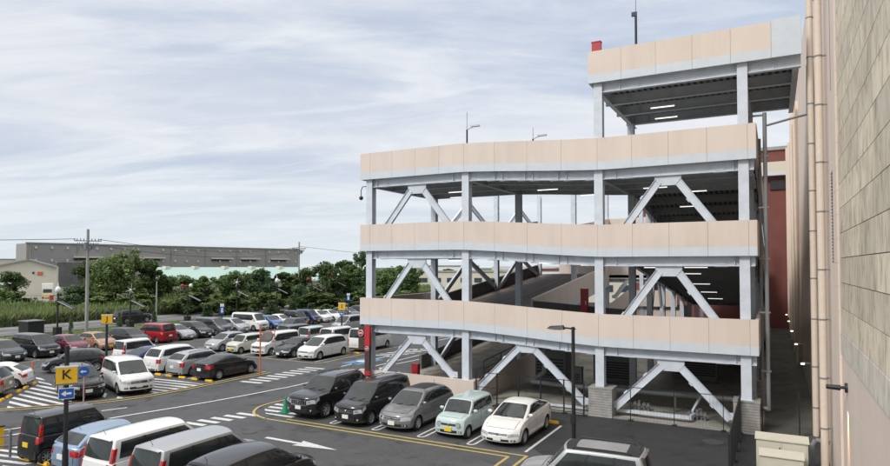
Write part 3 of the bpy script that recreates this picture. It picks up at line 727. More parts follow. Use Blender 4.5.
mb=MB(); mb.hexa([(1.68,31.3,-.3),(2.1,31.3,-.3),(2.1,82,-.3),(1.6,82,-.3),(1.68,31.3,21.3),(2.1,31.3,21.3),(2.1,82,21.3),(1.6,82,21.3)])
for zz in range(1,12):
    pass
part('wall',mb,'wallb',W)
for (y,x,r,z1) in ((25.4,1.45,.125,27),(31.0,1.46,.125,27)):
    mb=MB(); mb.cyl((x,y,-.2),(x,y,z1),r,16)
    z=1.2+(y%1)
    k=0
    while z<z1: mb.cyl((x,y,z),(x,y,z+.05),r+.012,16,1); mb.box(x,1.7,y-.03,y+.03,z,z+.05,1); z+=2.05 if k%2 else 1.75; k+=1
    part('drain_pipe',mb,['pipe','gpipe'],W)
for i,y in enumerate((52,60,69,77)):
    mb=MB(); mb.box(1.30-.04*i,1.66,y,y+.9,1.7,19.5+.8*(i%2)); part('pilaster',mb,'wallb',W)
    mb=MB(); mb.cyl((1.36,y-.5,0.2),(1.36,y-.5,19.3),.09,10); part('drain_pipe',mb,'pipe',W)
def wall_lamp(x,y,z,tagl,big=False):
    t=thing('wall_lamp',tagl,'lamp',(x,y,z)) 
    return t
for i,(x,y,z) in enumerate(((1.24,38.8,2.0),(1.18,48.3,2.0),(1.13,57.9,2.0),(1.08,68,2.0),(1.02,77,2.0))):
    mb=MB(); mb.box(x,1.62,y-.05,y+.05,z,z+.08,1); mb.box(x-.08,x+.10,y-.14,y+.06,z-.04,z+.02,0); part('wall_lamp',mb,['warm','silver'],W)
mb=MB(); y=19.6;z=4.05
mb.cyl((1.6,y,z),(1.66,y,z),.13,12); mb.cyl((1.62,y,z),(1.25,y-.0,z+.0),.04,8); mb.cyl((1.5,y,z-.01),(1.17,y,z+.0),.075,10,r2=.06); part('wall_lamp',mb,'black',W)
# its warm beam washing down the wall
sp=bpy.data.lights.new('wall_lamp_beam','SPOT'); sp.energy=420; sp.color=(1,.62,.3); sp.spot_size=R(26); sp.spot_blend=.6; sp.shadow_soft_size=.02
so=bpy.data.objects.new('wall_lamp_beam',sp); COL.objects.link(so); so.location=(1.50,19.6,3.92); so.rotation_euler=(0,R(-6),0)
# cream switch cabinets at the alley mouth
t=thing('electric_cabinet','cream two door electric cabinet with a lower box in front at the alley mouth','cabinet',(.1,26,0))
mb=MB(); mb.box(-.68,.92,24.7,25.3,.1,1.16); mb.box(-.64,.88,24.75,25.26,0,.1,1); mb.hexa([(-.72,24.64,1.16),(.96,24.64,1.16),(.96,25.35,1.16),(-.72,25.35,1.16),(-.72,24.64,1.20),(.96,24.64,1.20),(.96,25.35,1.27),(-.72,25.35,1.27)]); part('casing',mb,['cabinet','black'],t)
mb=MB(); mb.box(-.63,.11,24.675,24.699,.2,1.1); mb.box(.13,.87,24.675,24.699,.2,1.1); mb.box(.04,.07,24.65,24.674,.75,.95,1); part('door',mb,['cabinet','black'],t)
mb=MB(); mb.box(-.55,.75,23.75,24.3,.05,.84); mb.hexa([(-.58,23.7,.84),(.78,23.7,.84),(.78,24.35,.84),(-.58,24.35,.84),(-.58,23.7,.87),(.78,23.7,.87),(.78,24.35,.96),(-.58,24.35,.96)]); part('front_box',mb,'cabinet',t)
mb=MB(); mb.tube([(1.62,25.9,1.0),(1.2,25.9,1.05),(1.1,25.9,.85),(1.1,25.9,-.0)],.09,10); solo('standpipe',mb,'gpipe','grey bent standpipe coming out of the wall beside the cream cabinet','pipe')
for x_,l_ in ((-.6,'left'),(.8,'right')): mb=MB(); mb.box(x_,x_+.05,30.2,30.25,0,1.95); mb.box(x_-.05,x_+.1,30.15,30.3,0,.03); solo('gate_post',mb,'black','thin black post at the %s side of the dark alley mouth'%l_,'post')
# red building closing the alley
t=thing('red_building','red brown building with a white fascia closing the far end of the alley','building',(-8,84,0))
mb=MB(); mb.box(-16,2.4,82,94,-.1,19.6); mb.box(-16.1,2.4,81.9,94,21.0,21.4,1); mb.box(-16,2.4,82.1,94,19.6,21.0,0); part('wall',mb,['redwall','conc'],t)
mb=MB(); mb.box(-16,1.4,81.2,82,17.9,19.5); mb.box(-16,1.4,81.15,81.2,17.9,18.3,1); part('fascia',mb,['cream','strip'],t)
mb=MB(); mb.box(-.4,1.2,81.8,82.05,16.3,17.5); part('opening',mb,'black',t)
# ------------------------------------------------------------------ street furniture
def streetlamp(x,y,h,label):
    t=thing('street_lamp',label,'street lamp',(x,y,0)); mb=MB(); mb.cyl((x,y,0),(x,y,h),.085,12,r2=.07); mb.box(x-.16,x+.16,y-.16,y+.16,0,.04); mb.box(x-.09,x+.09,y-.14,y+.02,1.0,1.35); mb.cyl((x,y,.0),(x,y,.35),.11,12); part('pole',mb,'black',t)
    mb=MB(); mb.bar((x+.1,y,h-.08),(x-.45,y-.05,h-.04),.07,.06); part('arm',mb,'black',t)
    mb=MB(); mb.hexa([(x-1.05,y-.2,h-.1),(x-.35,y-.17,h-.12),(x-.35,y+.1,h-.12),(x-1.05,y+.1,h-.1),(x-.95,y-.1,h+.0),(x-.4,y-.12,h+.05),(x-.4,y+.05,h+.05),(x-.95,y+.0,h+.0)]); mb.box(x-.98,x-.45,y-.15,y+.05,h-.135,h-.123,1); part('lamp_head',mb,['black','lens'],t)
streetlamp(-7.2,24.3,4.85,'slim black street lamp with a flat head on the asphalt before the garage')
def letter_sign(px,Y,z,w,h,ch,label,base_z=0,arrow=True,hpole=4.6):
    d=ray(px,266);X=d[0]/d[1]*Y
    ang=math.atan2(-X,Y)  # panel turned to face the walkway
    t=thing('aisle_sign',label,'sign',(X,Y,0),ang)
    def lp(name,mb,m): return link(name,mb.mesh(name,mats_of(m)),t)
    mb=MB(); mb.cyl((0,0.08,0),(0,.08,hpole),.075,10); mb.cyl((0,.08,0),(0,.08,1.1),.1,10); lp('pole',mb,'black')
    mb=MB(); mb.box(-w/2,w/2,-.05,0,z-h/2,z+h/2,0); mb.box(-w/2-.02,w/2+.02,-.055,.005,z+h/2,z+h/2+.05,1); mb.box(-w/2-.02,w/2+.02,-.055,.005,z-h/2-.05,z-h/2,2); lp('panel',mb,['yellow','white','dim'])
    me=letter(ch,h*.85); me.materials.append(M['black']); o=link('letter',me,t,(0,-.055,z+.02)); o.rotation_euler=(R(90),0,0)
    if arrow:
        z2=z-h/2-.34; s=.165
        mb=MB(); mb.box(-s*1.3,s*1.3,-.04,-.01,z2-s,z2+s,0); mb.box(-s*1.4,s*1.4,-.036,-.012,z2-s*1.12,z2+s*1.12,1)
        mb.box(-s*.2,s*.9,-.048,-.041,z2-s*.2,z2+s*.2,1); mb.face([(-s*.95,-.046,z2),(-s*.1,-.046,z2-s*.6),(-s*.1,-.046,z2+s*.6)],1); lp('arrow_panel',mb,['blue','white'])
letter_sign(68.6,12.3,3.62,.62,.53,'K','tall black pole carrying a yellow K sign above a blue arrow panel')
letter_sign(107.8,23.85,3.98,.60,.52,'J','black pole with a yellow J sign between the black wagon and the white minivan',arrow=False,hpole=4.1)
letter_sign(342,far(342,60).y,3.35,.66,.66,'I','farthest black pole with a yellow sign over a small blue panel near the garage corner',hpole=3.9)
# blue arrow sign on a thin pink post
t=thing('arrow_sign','round-cornered blue arrow sign on a thin pale post in front of the black wagon','sign',(-31.0,18.95,0),R(58))
mb=MB(); mb.cyl((0,.04,0),(0,.04,2.1),.035,8); link('post',mb.mesh('post',mats_of(plain('pale_pink_post',(.42,.27,.26),.5))),t)
mb=MB(); mb.cyl((0,-.02,1.95),(0,0,1.95),.24,16); mb.cyl((0,-.03,1.95),(0,-.021,1.95),.25,16,1) if False else None; mb.box(-.13,.1,-.03,-.022,1.92,1.98,1); mb.face([(-.18,-.028,1.95),(-.06,-.028,1.86),(-.06,-.028,2.04)],1); link('panel',mb.mesh('panel',mats_of(['blue','white'])),t)
# convex mirror
c=gp(260,376); t=thing('traffic_mirror','orange posted convex traffic mirror seen from behind beside the black hatchback','mirror',c)
mb=MB(); mb.cyl(c,c+Vector((0,0,3.3)),.05,10); mb.bar(c+Vector((0,0,2.9)),c+Vector((.4,.2,2.75)),.04,.04); part('post',mb,'orange',t)
a=c+Vector((.45,.25,2.65)); n=Vector((.25,-.95,0)).normalized(); mb=MB(); mb.cyl(a,a+n*.06,.37,20,r2=.30); mb.cyl(a-n*.02,a,.39,20,1); part('mirror_disc',mb,['dim','orange'],t)
mb=MB(); mb.cyl(a+Vector((.38,.2,-.35)),a+Vector((.38,.2,.5)),.03,8); part('side_rod',mb,'orange',t)
# cones
def cone(p,m,label,h=.75,r=.19,name='traffic_cone'):
    t=thing(name,label,'cone',p); mb=MB(); mb.cyl(Vector(p)+Vector((0,0,.04)),Vector(p)+Vector((0,0,h)),r,16,r2=.03); part('cone_body',mb,m,t)
    mb=MB(); mb.box(p[0]-r-.05,p[0]+r+.05,p[1]-r-.05,p[1]+r+.05,.008,.045); part('base',mb,m,t)
cone(tuple(gp(285.5,412.4)),'green','green traffic cone beside the black off-roader in the front row',.75,.2)
p=gp(32.5,373); t=thing('bollard','slim orange rubber bollard behind the small white hatchback','bollard',p); mb=MB(); mb.cyl(p,p+Vector((0,0,.75)),.05,8); part('tube',mb,plain('orange_rubber',(.75,.16,.03),.5),t); mb=MB(); mb.cyl(p,p+Vector((0,0,.05)),.14,10); part('base',mb,'black',t)
# wheel stops
def wstop(x,y,rz,label,group):
    mb=MB(); mb.hexa([(-.3,-.075,0),(.3,-.075,0),(.3,.075,0),(-.3,.075,0),(-.27,-.05,.11),(.27,-.05,.11),(.27,.05,.11),(-.27,.05,.11)])
    global WS
    if WS is None: WS=mb.mesh('wheel_stop',mats_of('yellow'))
    o=link('wheel_stop',WS,None,(x,y,.012),rz); tag(o,label,'wheel stop',group)
WS=None
for i,x in enumerate((-36.5,-35.4,-34.15,-32.95,-31.65)): wstop(x,27.35,0,'yellow wheel stop behind the silver wagon and black liftback, %s from the hatched area'%('first','second','third','fourth','fifth')[i],'wheel stops of the aisle end bays')
for i,(x,y) in enumerate(((-36.97,18.1),(-37.77,18.87),(-38.75,19.86),(-39.63,20.71),(-40.44,21.59))): wstop(x,y,R(135),'yellow wheel stop at the slanted bays behind the white hatchback, %s from the road'%('first','second','third','fourth','fifth')[i],'wheel stops of the slanted bays')
for i,x in enumerate((-24.95,-23.8)): wstop(x,13.1,0,'yellow wheel stop behind the black boxy kei van, %s one'%('left','right')[i],'wheel stops at the lower left')
wstop(-9.2,27.7,0,'yellow wheel stop behind the white liftback of the front row','wheel stops of the front row')
for i,x in enumerate((-31.9,-30.9)): wstop(x,41.9,0,'yellow wheel stop near the white box van, %s one'%('left','right')[i],'wheel stops of the middle row')
# guard rail at lower left
p=gp(10,457); t=thing('guard_rail','grey pipe guard rail with pale topped posts at the lower left corner','railing',p)
for k in range(3):
    q=p+Vector((-1.25*k,-1.55*k,0))
    mb=MB(); mb.cyl(q,q+Vector((0,0,.95)),.05,8); mb.cyl(q+Vector((0,0,.95)),q+Vector((0,0,1.06)),.07,8,1); part('post',mb,['dim','conc'],t)
for z in (.45,.8): mb=MB(); mb.cyl(p+Vector((.5,.62,z)),p+Vector((-3,-3.7,z)),.03,8); part('rail',mb,'dim',t)
p=gp(-1,448); t=thing('ticket_post','yellow orange post at the left edge beside the guard rail','post',p); mb=MB(); mb.box(p.x-.15,p.x+.12,p.y-.12,p.y+.12,0,.85); part('casing',mb,'yellow',t); mb=MB(); mb.box(p.x-.17,p.x+.14,p.y-.14,p.y+.14,.85,.9); part('cap',mb,'black',t)
# solar wind lamps along the verge
def solarlamp(px,Y,htop,label,style):
    d=ray(px,266);X=-65.5 if Y is None else d[0]/d[1]*Y
    if Y is None: Y=X*d[1]/d[0]
    t=thing('solar_lamp',label,'lamp post',(X,Y,0)); mb=MB(); mb.cyl((X,Y,0),(X,Y,htop),.1,10,r2=.07); mb.box(X-.3,X+.3,Y-.3,Y+.3,0,1.0); part('post',mb,'black',t)
    mb=MB(); u=Vector((.8,.6,0)); a=Vector((X,Y,htop-1.0))
    s=Vector((-.6,.8,0))*.5
    e0=a+u*.2;e1=a+u*1.6-Vector((0,0,.75))
    mb.hexa([e0-s,e1-s,e1+s,e0+s,e0-s+Vector((0,0,.06)),e1-s+Vector((0,0,.06)),e1+s+Vector((0,0,.06)),e0+s+Vector((0,0,.06))]); part('solar_panel',mb,['black'],t)
    mb=MB(); mb.cyl(e0-s*1.01+Vector((0,0,.07)),e1-s*1.01+Vector((0,0,.07)),.03,6); part('panel_rim',mb,'silver',t)
    h=Vector((X,Y,htop+.25)); mb=MB()
    if style==0: mb.sphere(h,.28,sz=1.3); mb.cyl(h+Vector((0,0,.2)),h+Vector((0,0,.8)),.08,8,r2=.02)
    elif style==1:
        mb.sphere(h,.13)
        for k in range(6): a=k*math.pi/3+.3; mb.bar(h,h+Vector((.5*math.cos(a)*.5,.5*math.cos(a)*.85,.55*math.sin(a))),.11,.03)
    else: mb.sphere(h+Vector((.2,.3,0)),.24); mb.sphere(h+Vector((-.35,-.55,0)),.2,1); mb.cyl(h+Vector((-.35,-.55,0)),h+Vector((.2,.3,0)),.04,6,1)
    part('turbine' if style else 'globe',mb,['white','red'],t)
    mb=MB(); mb.bar((X,Y,htop-.4),(X-.9,Y-.3,htop-.35),.12,.06); part('arm',mb,'black',t)
for a in ((58.5,None,4.6,'black solar lamp post with a white globe at the left on the verge',0),(131,None,4.3,'black solar lamp post with a star-like white turbine behind the red wagon',1),(188,None,4.6,'black solar lamp post with a red and white head behind the dark minivans',2),(237,None,4.8,'black solar lamp post with a white star turbine above the white box van',1),(277,None,4.9,'black solar lamp post among the small conifers',0),(312,None,5.0,'black solar lamp post with red and white head beside the blue banner side trees',2),(336,None,5.6,'black solar lamp post with red and white head nearest the garage',2)): solarlamp(*a)
for px,lab in ((282,'blue and white vertical banner sign over the dark minivans'),(348.5,'small blue and white sign beyond the last yellow aisle sign')):
    pass
def banner(px,Y,z0,z1,label):
    d=ray(px,266);X=d[0]/d[1]*Y; t=thing('banner_sign',label,'sign',(X,Y,0),math.atan2(-X,Y))
    mb=MB(); mb.cyl((0,.06,0),(0,.06,z1),.05,8); link('post',mb.mesh('post',mats_of('black')),t)
    mb=MB(); h=z1-z0; mb.box(-.2,.2,-.03,.0,z0,z1-h*.28,0); mb.box(-.2,.2,-.03,0,z1-h*.28,z1,1); mb.cyl((0,-.04,z0+h*.5),(0,-.031,z0+h*.5),.11,10,1); mb.box(-.1,.1,-.04,-.031,z0+h*.15,z0+h*.38,1); link('panel',mb.mesh('panel',mats_of(['blue','white'])),t)
banner(222.5,47,2.15,3.25,'blue and white vertical banner sign above the dark minivans of the far row')
banner(348.5,62,2.95,3.9,'small blue and white sign beside the last yellow aisle sign')
# utility box, utility poles
t=thing('utility_box','black utility box on the verge at the left','cabinet',(-69.2,36.6,0)); mb=MB(); mb.box(-70.0-.1,-68.3,35.8,37.4,.02,1.5); part('casing',mb,'black',t); mb=MB(); mb.box(-70.2,-68.2,35.7,37.5,1.5,1.58); part('lid',mb,'dim',t)
def upole(px,X,ztop,label,arms=True,r=.19):
    d=ray(px,266);Y=X*d[1]/d[0]; t=thing('utility_pole',label,'utility pole',(X,Y,0)); mb=MB(); mb.cyl((X,Y,0),(X,Y,ztop),r,12,r2=r*.72); part('pole',mb,'conc',t)
    if arms:
        mb=MB()
        for z,l in ((ztop-1.3,1.3),(ztop-1.75,1.0)):
            mb.bar((X-l*.5,Y-l*.85,z),(X+l*.5,Y+l*.85,z),.08,.1)
            for k in (-1,-.8,-.55,-.3,.3,.55,.8,1): mb.cyl((X+l*.5*k,Y+l*.85*k,z),(X+l*.5*k,Y+l*.85*k,z+.25),.05,6)
        for k in (-1,1): mb.tube([(X+.3*k,Y+.5*k,ztop-1.75),(X+.15*k,Y+.25*k,ztop-2.3),(X,Y,ztop-2.5)],.02,4); mb.bar((X+.45*k,Y+.77*k,ztop-1.75),(X,Y,ztop-2.4),.05,.05)
        part('crossarm',mb,'dim',t)
        mb=MB(); mb.cyl((X+.3,Y-.35,ztop-2.3),(X+.3,Y-.35,ztop-1.5),.25,12); mb.cyl((X+.3,Y+.35,ztop-2.2),(X+.3,Y+.35,ztop-1.6),.18,12); part('transformer',mb,'dim',t)
    return Vector((X,Y,ztop))
P1=upole(87.5,-67.3,11.4,'tall grey concrete utility pole with cross arms and transformers on the verge')
P2=upole(299,-80,11.9,'distant thin utility pole between the tree crowns',True,.17)
P3=upole(157,-68,5.4,'short grey post standing in the verge behind the silver hatchback',False,.1)
for i,(a,b,sag,lab) in enumerate(((P1+Vector((-.6,-1,-1.1)),Vector((-92,-22,10.8)),1.0,'upper power cable leading left from the tall utility pole'),(P1+Vector((.5,.9,-1.1)),P2+Vector((0,0,-1.0)),1.1,'power cable between the two utility poles'),(P1+Vector((.3,.5,-1.7)),P2+Vector((0,0,-1.7)),1.3,'lower power cable between the two utility poles'),(P2+Vector((0,0,-.8)),Vector((-90,175,11)),1.0,'power cable leading right from the distant pole behind the garage'))):
    mb=MB(); pts=[a+(b-a)*(k/16)-Vector((0,0,sag*4*(k/16)*(1-k/16))) for k in range(17)]; mb.tube(pts,.03,4); solo('power_cable',mb,'wirem',lab,'cable')
# ------------------------------------------------------------------ distant buildings
def quadbox(mb,a,b,depth,z0,z1,m=0):
    """box whose front runs from ground point a to b and goes back by depth"""
    d=(b-a).normalized();n=Vector((-d.y,d.x,0))
    if n.dot(a)<0:n=-n
    n*=depth
    P=[a,b,b+n,a+n]
    mb.hexa([(p.x,p.y,z0) for p in P]+[(p.x,p.y,z1) for p in P],m)
def fr(a,b,t,z,off=0):
    d=(b-a).normalized();n=Vector((-d.y,d.x,0))
    if n.dot(a)<0:n=-n
    p=a+(b-a)*t-n*off; return Vector((p.x,p.y,z))
wa=far(26,238);wb=far(299,335)
t=thing('grey_warehouse','very long dark grey flat roofed warehouse on the horizon at the left','building',(wa+wb)/2)
mb=MB(); quadbox(mb,wa,wb,13,0,16.2); part('wall',mb,'greyclad',t)
mb=MB(); a=fr(wa,wb,-.002,0,.3);b=fr(wa,wb,1.002,0,.3); quadbox(mb,a,b,.6,16.1,16.6); part('roof_trim',mb,'conc',t)
n_=23
for i in range(n_):
    tt=(i+.5)/n_
    for z in (14.6,9.6):
        if (i*7+int(z))%5==0: continue
        p=fr(wa,wb,tt,z,.25); q=fr(wa,wb,tt+.006,z,.25); mb=MB(); mb.bar(p,q,.5,.9); part('wall_vent',mb,'cream',t)
for i in (0,3,7,10,13,16,19): 
    p=fr(wa,wb,(i+.02)/n_+.01,0,.1); mb=MB(); mb.cyl(p,p+Vector((0,0,16)),.28,5); part('downpipe',mb,'conc',t)
for tt in (.13,.335,.6,.72,.86):
    mb=MB(); a=fr(wa,wb,tt,11.0,.8);b=fr(wa,wb,tt+.085,11.0,.8); mb.bar(a,b,1.6,.6); part('canopy',mb,'cream',t)
    mb=MB(); a=fr(wa,wb,tt,10.2,.3);b=fr(wa,wb,tt+.07,10.2,.3); mb.bar(a,b,.3,.8); part('window',mb,'black',t)
# brick annex below the warehouse
aa=far(57,215);ab=far(112,240)
t=thing('brick_annex','dark grey brick annex in front of the warehouse behind the big trees','building',(aa+ab)/2); mb=MB(); quadbox(mb,aa,ab,12,0,8.6); part('wall',mb,'concdark',t); mb=MB(); quadbox(mb,aa,ab,.4,8.6,8.9); part('coping',mb,'conc',t)
# green roofed hall
ga=far(160,180);gb=far(372,205)
t=thing('green_roof_hall','long hall with a pale green metal roof in front of the grey warehouse','building',(ga+gb)/2)
mb=MB(); quadbox(mb,ga,gb,20,0,2.6); part('wall',mb,'cream',t)
d=(gb-ga).normalized();n=Vector((-d.y,d.x,0)); n=n if n.dot(ga)>0 else -n
mb=MB(); A_=ga-n*1.2-d*2;B_=gb-n*1.2+d*2;C_=gb+n*11+d*2;D_=ga+n*11-d*2
mb.hexa([(A_.x,A_.y,2.5),(B_.x,B_.y,2.5),(C_.x,C_.y,6.6),(D_.x,D_.y,6.6),(A_.x,A_.y,2.75),(B_.x,B_.y,2.75),(C_.x,C_.y,6.95),(D_.x,D_.y,6.95)]); part('roof',mb,'greenroof',t)
for tt in (.05,.17,.3,.42,.55,.7):
    c=D_+(C_-D_)*tt-n*1.0; mb=MB(); mb.box(c.x-.8,c.x+.8,c.y-.8,c.y+.8,6.4,7.3); part('ridge_vent',mb,'cream',t)
# cream gabled workshop
ca=far(-20,146);cb=far(57,154)
t=thing('cream_workshop','cream gabled workshop with an orange window at the left edge of the photo','building',(ca+cb)/2)
d=(cb-ca).normalized();n=Vector((-d.y,d.x,0)); n=n if n.dot(ca)>0 else -n
mb=MB(); pk=ca+(cb-ca)*.62
f=[(ca.x,ca.y,0),(cb.x,cb.y,0),(cb.x,cb.y,7.0),(pk.x,pk.y,8.9),(ca.x,ca.y,6.6)]; bk=[(p[0]+n.x*18,p[1]+n.y*18,p[2]) for p in f]
mb.face(f);mb.face(bk[::-1])
for i in range(5): mb.face([f[i],f[(i+1)%5],bk[(i+1)%5],bk[i]])
part('wall',mb,'cream',t)
mb=MB(); u=Vector((0,0,.15))
for p,q in (((cb.x,cb.y,7.0),(pk.x,pk.y,8.9)),((pk.x,pk.y,8.9),(ca.x,ca.y,6.6))):
    p=Vector(p)-n*.4;q=Vector(q)-n*.4; mb.face([p+u,q+u,q+u+n*18.5,p+u+n*18.5]); mb.bar(p,q,.25,.3)
part('roof',mb,'conc',t)
def onf(px,z0,z1,px1): 
    L=[]
    for p in (px,px1):
        r=ray(p,266); # intersect with line ca->cb
        den=r[0]*d.y-r[1]*d.x; s=(ca.x*d.y-ca.y*d.x)/den; L.append(Vector((r[0]*s,r[1]*s,0))-n*.12)
    return L
for nm,p0,p1,z0,z1,m in (('window',37.5,43,5.0,5.9,'orange'),('vent',32.5,34.5,5.4,5.9,'black'),('vent',15,20,5.2,5.6,'black')):
    a,b=onf(p0,0,0,p1); mb=MB(); mb.hexa([(a.x,a.y,z0),(b.x,b.y,z0),(b.x+n.x*.15,b.y+n.y*.15,z0),(a.x+n.x*.15,a.y+n.y*.15,z0),(a.x,a.y,z1),(b.x,b.y,z1),(b.x+n.x*.15,b.y+n.y*.15,z1),(a.x+n.x*.15,a.y+n.y*.15,z1)]); part(nm,mb,m,t)
def house(name,label,px,depth,w,h,dep,wallm,roofm,rh=1.0,win=3,rz=None):
    p=far(px,depth); t=thing(name,label,'building',p,(math.atan2(-p.x,p.y) if rz is None else rz))
    def lp(nm,mb,m,par=t): return link(nm,mb.mesh(nm,mats_of(m)),par)
    mb=MB(); mb.box(-w/2,w/2,0,dep,-.2,h); lp('wall',mb,wallm)
    mb=MB(); e=.5
    if rh>0: mb.hexa([(-w/2-e,-e,h),(w/2+e,-e,h),(w/2+e,dep+e,h),(-w/2-e,dep+e,h),(-w/2-e,dep*.45,h+rh),(w/2+e,dep*.45,h+rh),(w/2+e,dep*.55,h+rh),(-w/2-e,dep*.55,h+rh)])
    else: mb.box(-w/2-.2,w/2+.2,-.2,dep+.2,h,h+.4)
    lp('roof',mb,roofm)
    for i in range(win):
        x=-w/2+w*(i+.5)/win
        for z in ([h*.5] if h<7 else [h*.25,h*.6]):
            mb=MB(); mb.box(x-w/win*.28,x+w/win*.28,-.08,.05,z,z+min(1.4,h*.22)); lp('window',mb,'wglass')
house('small_house','little white house with a green roof at the left edge',1,122,5.5,3.6,6,'white','greenroof',.8,1)
house('far_factory','long pale factory seen through the garage openings',478,170,34,5.6,14,'cream','conc',0,9)
house('far_house','pale flat roofed block on the left horizon next to the warehouse',7,300,22,10.5,12,'cream','conc',0,5)
house('far_house','white flat block farther right, seen through the garage near its left bays',452,230,20,7.2,10,'white','conc',0,5)
house('shop_building','low shop with a white front seen through the ramp area of the garage',575,120,14,6.4,10,'white','redwall',0,4)
house('shop_building','small beige shop farther right seen through the garage beside the ramp columns',608,110,9,5.4,8,'cream','dim',.8,3)
house('far_house','grey house block at the far right of the view through the garage',530,200,24,6.0,10,'cream','conc',1.2,5)
# parked truck in the workshop yard
p=far(48,138); t=thing('box_truck','small box truck with a cream cab and yellow bumper in the workshop yard','truck',p,math.atan2(-p.x,p.y))
def lpt(nm,mb,m,par=t): return link(nm,mb.mesh(nm,mats_of(m)),par)
mb=MB(); mb.box(-1.1,1.1,2.0,6.0,.9,3.3); lpt('box',mb,'white')
mb=MB(); mb.hexa([(-1,0,.5),(1,0,.5),(1,1.8,.5),(-1,1.8,.5),(-.9,.25,2.3),(.9,.25,2.3),(.9,1.8,2.3),(-.9,1.8,2.3)]); mb.box(-1.05,1.05,-.08,0,.4,.8,1); lpt('cab',mb,['cream','yellow'])
mb=MB(); mb.hexa([(-.85,.08,1.35),(.85,.08,1.35),(.85,.2,1.35),(-.85,.2,1.35),(-.8,.16,2.1),(.8,.16,2.1),(.8,.3,2.1),(-.8,.3,2.1)]); lpt('windscreen',mb,'glass')
for x,y in ((-.9,.9),(.9,.9),(-.9,4.8),(.9,4.8)): mb=MB(); mb.cyl((x-.12,y,.42),(x+.12,y,.42),.42,12); lpt('wheel',mb,'rubber')
p=far(52,132); mb=MB(); mb.cyl(p,p+Vector((0,0,1.0)),.45,8,r2=.4); solo('red_drum',mb,'red','small red drum standing in the workshop yard','drum')
